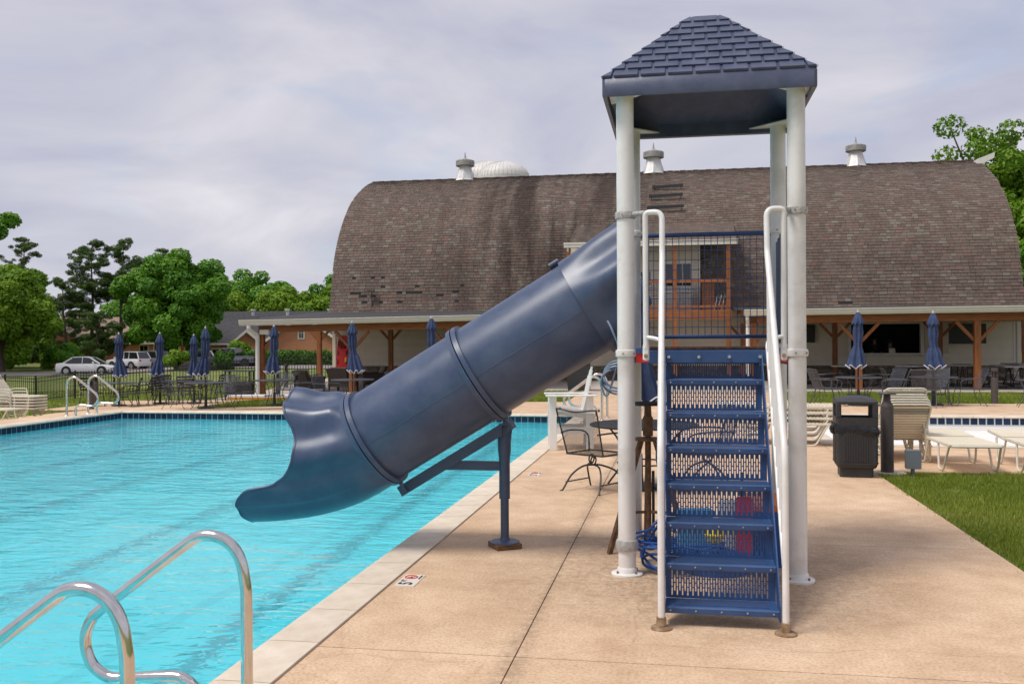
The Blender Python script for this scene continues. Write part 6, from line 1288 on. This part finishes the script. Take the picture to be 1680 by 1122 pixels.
tree('open_crowned_tree', 'denser green tree at the right frame edge beside the barn', (22.0, 61.0, 0), 9, 3, .3, 3.6, 3.4, 4.4, 5.8, 40, 17000, .22, LEAF_LIGHT, 82, RT, .8, 1.4, -.95)
tree('open_crowned_tree', 'second tree low behind the barn at the right frame edge', (18.4, 58.0, 0), 6, 2, .22, 2.6, 2.6, 3.0, 3.6, 30, 9000, .22, LEAF_MAPLE, 83, RT, .7, 1.2, -.95)
# hedge
t = thing('clipped_hedge', 'long clipped green hedge before the brick house', 'hedge', (-38, 88.5, T(-38, 88.5)), math.atan2(85.0 - 90.5, -31.0 + 44.5))
g_ = np.random.default_rng(90); K = 420; c = np.stack([g_.uniform(-8.5, 8.5, K), g_.uniform(-.7, .7, K), g_.uniform(.2, 1.2, K)], 1); leaves('foliage', c, g_.uniform(.32, .5, K), 26000, .13, LEAF_HEDGE, t, 1, 91); MB().box(-8.5, 8.5, -.45, .45, -.2, 1.0).build('inner_twigs', mat('hedge_twigs', (.02, .035, .012), .95), t)
# mulch mound
mb = MB(); rings = []
for i in range(9):
    f = i / 8; rings.append([((1.9 * math.cos(a) * (1 - f) ** .8) * (1 + .12 * math.sin(3 * a + i)), 1.4 * math.sin(a) * (1 - f) ** .8 * (1 + .12 * math.cos(4 * a)), 1.0 * math.sin(f * PI / 2)) for a in np.linspace(0, 2 * PI, 24, endpoint=False)])
mb.loft(rings); tag(mb.build('mulch_mound', mat('dark_mulch', (.008, .006, .006), .95, col2=(.022, .015, .013), ns=6, bump=1.0, bs=6), None, True, gz(-41.4, 76.0)), 'dark mulch mound on the lawn beyond the fence', 'mound')

# ------------------------------------------------------------------ cars
def car(label, loc, rz, paint, L_, W_, H_, kind):
    t = thing('parked_car' if kind != 'pickup' else 'pickup_truck', label, 'car' if kind != 'pickup' else 'truck', loc, rz, 'vehicles parked beyond the lawn'); h = W_ / 2; l = L_ / 2
    gc = .20 if kind == 'sedan' else .30; belt = .90 if kind == 'sedan' else (1.02 if kind == 'suv' else 1.10); hood = .80 if kind == 'sedan' else (.98 if kind == 'suv' else 1.12)
    if kind == 'sedan': st = [(-l, .45, .80, .78), (-l + .12, gc, .95, .92), (-l + .7, gc, .98, 1), (-l + 1.1, gc, belt, 1), (.9, gc, belt, 1), (l - .9, gc, hood, .99), (l - .25, gc, .70, .90), (l, .35, .55, .74)]
    elif kind == 'suv': st = [(-l, .5, 1.0, .86), (-l + .1, gc, belt, .96), (-l + .8, gc, belt, 1), (.9, gc, belt, 1), (l - .8, gc, hood, .99), (l - .12, gc, .90, .93), (l, .42, .80, .84)]
    else: st = [(-l, .5, 1.05, .94), (-l + .06, .42, 1.10, 1), (-l + 1.6, .42, 1.10, 1), (.9, .42, 1.10, 1), (l - .8, .42, 1.12, 1), (l - .1, .42, 1.02, .97), (l, .5, .95, .92)]
    rings = [[(x, -h * s * .92, zl), (x, -h * s, zl + .22), (x, -h * s, zt - .20), (x, -h * s * .95, zt - .04), (x, -h * s * .80, zt), (x, h * s * .80, zt), (x, h * s * .95, zt - .04), (x, h * s, zt - .20), (x, h * s, zl + .22), (x, h * s * .92, zl)] for x, zl, zt, s in st]
    body = MB().loft(rings).build('body', paint, t, True)
    if kind == 'sedan': gh = [(-l + .55, .97, .72), (-l + 1.35, H_ - .03, .62), (-.1, H_, .63), (.45, H_ - .06, .62), (1.25, .90, .74)]
    elif kind == 'suv': gh = [(-l + .10, belt, .78), (-l + .42, H_ - .06, .68), (-.2, H_, .69), (.35, H_ - .06, .68), (1.0, belt, .78)]
    else: gh = [(-.85, belt, .80), (-.70, H_ - .05, .70), (0, H_, .71), (.85, H_ - .06, .70), (1.45, belt, .80)]
    b0 = gh[0][1]; rings = [[(x, -h * (.82 if z > b0 + .1 else .86) * .98, belt - .03), (x, -h * w2 * 1.12, max(z - .05, belt - .02)), (x, -h * w2, z), (x, h * w2, z), (x, h * w2 * 1.12, max(z - .05, belt - .02)), (x, h * (.82 if z > b0 + .1 else .86) * .98, belt - .03)] for x, z, w2 in gh]
    gl = MB().loft(rings).build('windows', GLASSCAR, t)
    rf = MB(); rf.loft([[(x, -h * w2 * 1.06, z - .015), (x, -h * w2 * .8, z + .03), (x, h * w2 * .8, z + .03), (x, h * w2 * 1.06, z - .015)] for x, z, w2 in gh[1:-1]]); rf.build('roof_panel', paint, t, True)
    pl = MB()
    for s in (-1, 1):
        for (xa, za, wa), (xb, zb, wb) in ((gh[0], gh[1]), (gh[-1], gh[-2])): pl.bar((xa, s * h * .86, belt - .02), (xb, s * h * wb * 1.06, zb - .01), .07, .10)
        for xm in ((-.15,) if kind != 'suv' else (-.15, -l + 1.35)): pl.bar((xm, s * h * .86, belt), (xm, s * h * .72, H_ - .03), .035, .09)
    pl.build('pillars', paint, t)
    wr = .32 if kind == 'sedan' else (.35 if kind == 'suv' else .42)
    for x in (-l + .95, l - .92):
        for s in (-1, 1):
            tagw = MB().tube([(x, s * (h - .22), wr), (x, s * (h + .015), wr)], wr, 24).build('wheel', RUBBER, t, False)
            MB().tube([(x, s * (h + .010), wr), (x, s * (h + .024), wr)], wr * .64, 20).build('rim', ALLOY if kind != 'pickup' else BLACKIRON, tagw)
            for k in range(5): a = k * 2 * PI / 5; MB().bar((x, s * (h + .028), wr), (x + wr * .6 * math.cos(a), s * (h + .028), wr + wr * .6 * math.sin(a)), .05, .012).build('spoke', ALLOY if kind != 'pickup' else BLACKIRON, tagw)
            MB().tube([(x, s * (h - .30), wr + .02), (x, s * (h + .004), wr + .02)], wr * 1.20, 24).build('wheel_arch', RUBBER, t)
    for s in (-1, 1):
        MB().box(l - .22, l - .03, s * h * .66 - .16, s * h * .66 + .16, hood - .30, hood - .15, .03).build('headlight', mat('headlight_glass', (.6, .6, .58), .15), t)
        MB().box(-l - .012, -l + .10, s * h * .74 - .12, s * h * .74 + .12, belt - .26, belt - .06, .02).build('tail_light', mat('tail_light_red', (.45, .01, .01), .25), t)
        MB().box(.72, .86, s * (h + .08) - .08, s * (h + .08) + .08, belt + .02, belt + .16, .03).build('wing_mirror', paint, t)
        MB().box(-.95, -.78, s * (h + .002) - .012, s * (h + .002) + .012, belt - .20, belt - .165).box(.12, .29, s * (h + .002) - .012, s * (h + .002) + .012, belt - .20, belt - .165).build('door_handle', paint, t)
    MB().box(l - .06, l + .01, -h * .5, h * .5, hood - .42, hood - .18, .01).build('grille', BLACKIRON, t); MB().box(-l * .8, l * .8, -h * .98, h * .98, gc - .02, gc + .05).build('sill', RUBBER, t)
    if kind == 'pickup':
        MB().box(-l + .10, -.92, -h * .84, h * .84, 1.105, 1.115).build('cargo_bed', RUBBER, t)
        for s in (-1, 1): MB().box(-l + .05, -.9, s * h * .93 - .05, s * h * .93 + .05, 1.10, 1.17).build('bed_rail', paint, t)
    return t
PW = mat('white_car_paint', (.72, .72, .73), .25, coat=.6); PG2 = mat('dark_grey_car_paint', (.055, .06, .068), .3, coat=.6); PSL = mat('slate_car_paint', (.13, .145, .17), .3, coat=.6); PSV = mat('silver_grey_car_paint', (.20, .205, .215), .3, .3, coat=.6)
def vang(x, y): return math.atan2(y, x)                     # bearing from the camera
car('white sedan parked on the road left of the umbrellas', gz(-47.6, 69.7), R(10 + 4), PW, 4.65, 1.80, 1.44, 'sedan')
car('white compact sport utility car behind the first umbrella', gz(-52.7, 83.6), R(10 + 158), PW, 4.25, 1.82, 1.70, 'suv')
car('dark grey sport utility car right behind the white one', gz(-53.3, 88.2), R(10 + 150), PSV, 4.5, 1.85, 1.75, 'suv')
car('white sport utility car between the umbrellas before the maple', gz(-50.5, 91.8), R(10 + 200), PW, 4.6, 1.85, 1.66, 'suv')
car('dark grey pickup truck left of the lighter pickup', gz(-47.3, 87.6), R(10 + 205), PG2, 5.7, 2.0, 1.90, 'pickup')
car('slate grey pickup truck parked before the hedge', gz(-44.9, 89.6), R(10 + 168), PSL, 5.8, 2.02, 1.95, 'pickup')

# ------------------------------------------------------------------ houses
TANROOF = mat('tan_shingle_roof', (.24, .17, .13), .9, col2=(.31, .23, .18), ns=3, bump=.3); GREYROOF = mat('charcoal_shingle_roof', (.040, .040, .045), .9, col2=(.065, .064, .070), ns=3, bump=.3)
CREAMTRIM = mat('cream_house_trim', (.60, .50, .32), .7)
def hwin(t, x, y, z, wd, h, tr=TRIM, face=-1):
    f = MB().box(x - wd / 2 - .12, x + wd / 2 + .12, y - .06, y - .002, z - h / 2 - .12, z + h / 2 + .12).build('window', tr, t)
    for i in range(2):
        for j in range(2): MB().box(x - wd / 2 + i * wd / 2 + .03, x - wd / 2 + (i + 1) * wd / 2 - .03, y - .08, y - .062, z - h / 2 + j * h / 2 + .03, z - h / 2 + (j + 1) * h / 2 - .03).build('pane', GLASSDARK, f)
def gable(t, x0, x1, y0, y1, zw, zr, axis, roofm, wallm=BRICK, ov=.45):
    MB().box(x0, x1, y0, y1, -.5, zw).build('wall', wallm, t); th = .16
    if axis == 'X':
        ym = (y0 + y1) / 2; MB().prism([(y0, zw), (ym, zr), (y1, zw)], (x0 + .01, x1 - .01), 'X').build('gable_end', wallm, t)
        sl = (zr - zw) / (ym - y0); mb = MB(); mb.prism([(y0 - ov, zw - sl * ov), (ym, zr), (y1 + ov, zw - sl * ov), (y1 + ov, zw - sl * ov + th), (ym, zr + th), (y0 - ov, zw - sl * ov + th)], (x0 - ov, x1 + ov), 'X'); r = mb.build('roof', roofm, t)
        mb = MB(); mb.box(x0 - ov, x1 + ov, y0 - ov - .10, y0 - ov, zw - sl * ov - .12, zw - sl * ov + .1); mb.build('eave_gutter', TRIM, t)
    else:
        xm = (x0 + x1) / 2; MB().prism([(x0, zw), (xm, zr), (x1, zw)], (y0 + .01, y1 - .01), 'Y').build('gable_end', wallm, t)
        sl = (zr - zw) / (xm - x0); mb = MB(); mb.prism([(x0 - ov, zw - sl * ov), (xm, zr), (x1 + ov, zw - sl * ov), (x1 + ov, zw - sl * ov + th), (xm, zr + th), (x0 - ov, zw - sl * ov + th)], (y0 - ov, y1 + ov), 'Y'); r = mb.build('roof', roofm, t)
        mb = MB(); mb.prism([(x0 - ov, zw - sl * ov - .18), (xm, zr - .18), (x1 + ov, zw - sl * ov - .18), (x1 + ov, zw - sl * ov + th + .03), (xm, zr + th + .03), (x0 - ov, zw - sl * ov + th + .03)], (y0 - ov - .08, y0 - ov - .002), 'Y'); mb.build('rake_board', TRIM, t)
    return r
H2 = thing('brick_house', 'red brick house with charcoal gabled roofs and white trim behind the hedge', 'house', (-47.5, 111.5, T(-47.5, 111.5)), R(12))
gable(H2, -11.0, 9.0, 3.5, 11.5, 2.6, 6.05, 'X', GREYROOF); gable(H2, -3.3, 5.6, -.5, 7.5, 2.3, 5.35, 'Y', GREYROOF); gable(H2, -11.5, -3.5, .5, 7.5, 2.2, 4.6, 'X', GREYROOF); gable(H2, 5.6, 13, .4, 7.6, 2.2, 4.6, 'X', GREYROOF); gable(H2, -7.4, -3.6, -1.2, 3.4, 1.9, 3.5, 'Y', TANROOF)
hwin(H2, 1.0, -.5, 3.2, .62, 1.3); hwin(H2, -9.8, .5, .7, 1.0, 1.1); hwin(H2, -6.3, -1.2, .55, .8, 1.0); hwin(H2, -4.7, -1.2, .55, .8, 1.0); hwin(H2, 8.6, .4, .6, 1.0, 1.2)
for x in (-6.5, -2.0, 3.5): MB().lathe([(.2, 5.6), (.2, 6.25), (.32, 6.26), (.30, 6.45)], 10, (x, 6.0, 0)).build('roof_vent', GALVVENT, H2)
MB().box(-3.4, -3.28, -1.4, -1.28, -.3, 2.0).build('downspout', TRIM, H2); MB().box(5.72, 5.84, -.72, -.6, -.3, 2.0).build('downspout', TRIM, H2)
H1 = thing('tan_roofed_house', 'long brick house with tan shingle roof behind the pines', 'house', (-72, 110, T(-72, 110)), R(20))
gable(H1, -17, 12, 0, 9, 2.55, 5.6, 'X', TANROOF); gable(H1, -8.5, -2.0, -3.0, 4.5, 2.4, 4.6, 'Y', TANROOF)
for x in (-15, -12, -1, 4.2, 9.8): hwin(H1, x, 0, 1.2, 1.0, 1.5, CREAMTRIM)
for x in (-6.7, -3.8): hwin(H1, x, -3.0, 1.2, .9, 1.5, CREAMTRIM)
MB().box(5.6, 8.4, -.06, -.01, -.3, 2.4).build('porch_recess', DARKROOM, H1)
for x in (1.2, 5.4, 8.5, 11.7): MB().box(x, x + .28, -.35, -.07, -.4, 2.4).build('porch_column', CREAMTRIM, H1)
H3 = thing('brick_house', 'low brick house with cream bay glimpsed under the maple', 'house', (-60, 116, T(-60, 116)), R(14)); gable(H3, -6, 7, 0, 8, 2.3, 4.4, 'X', TANROOF); hwin(H3, 0.5, 0, 1.1, 1.3, 1.2, CREAMTRIM); MB().box(-1.2, 2.2, -.5, -.02, -.4, 2.4).build('bay', CREAMTRIM, H3)
# far wooded skyline that reads as one mass
g_ = np.random.default_rng(99); K = 260; ang = g_.uniform(-1.35, 1.2, K); d_ = g_.uniform(230, 290, K); c = np.stack([np.sin(ang) * d_, np.cos(ang) * d_, g_.uniform(.5, 5.5, K)], 1)
o = leaves('far_woods', c, g_.uniform(3.5, 6.0, K), 40000, 1.0, LEAF_MAPLE, None, .8, 98); struct(o, 'stuff'); o['label'] = 'distant belt of woods along the horizon'; o['category'] = 'woods'
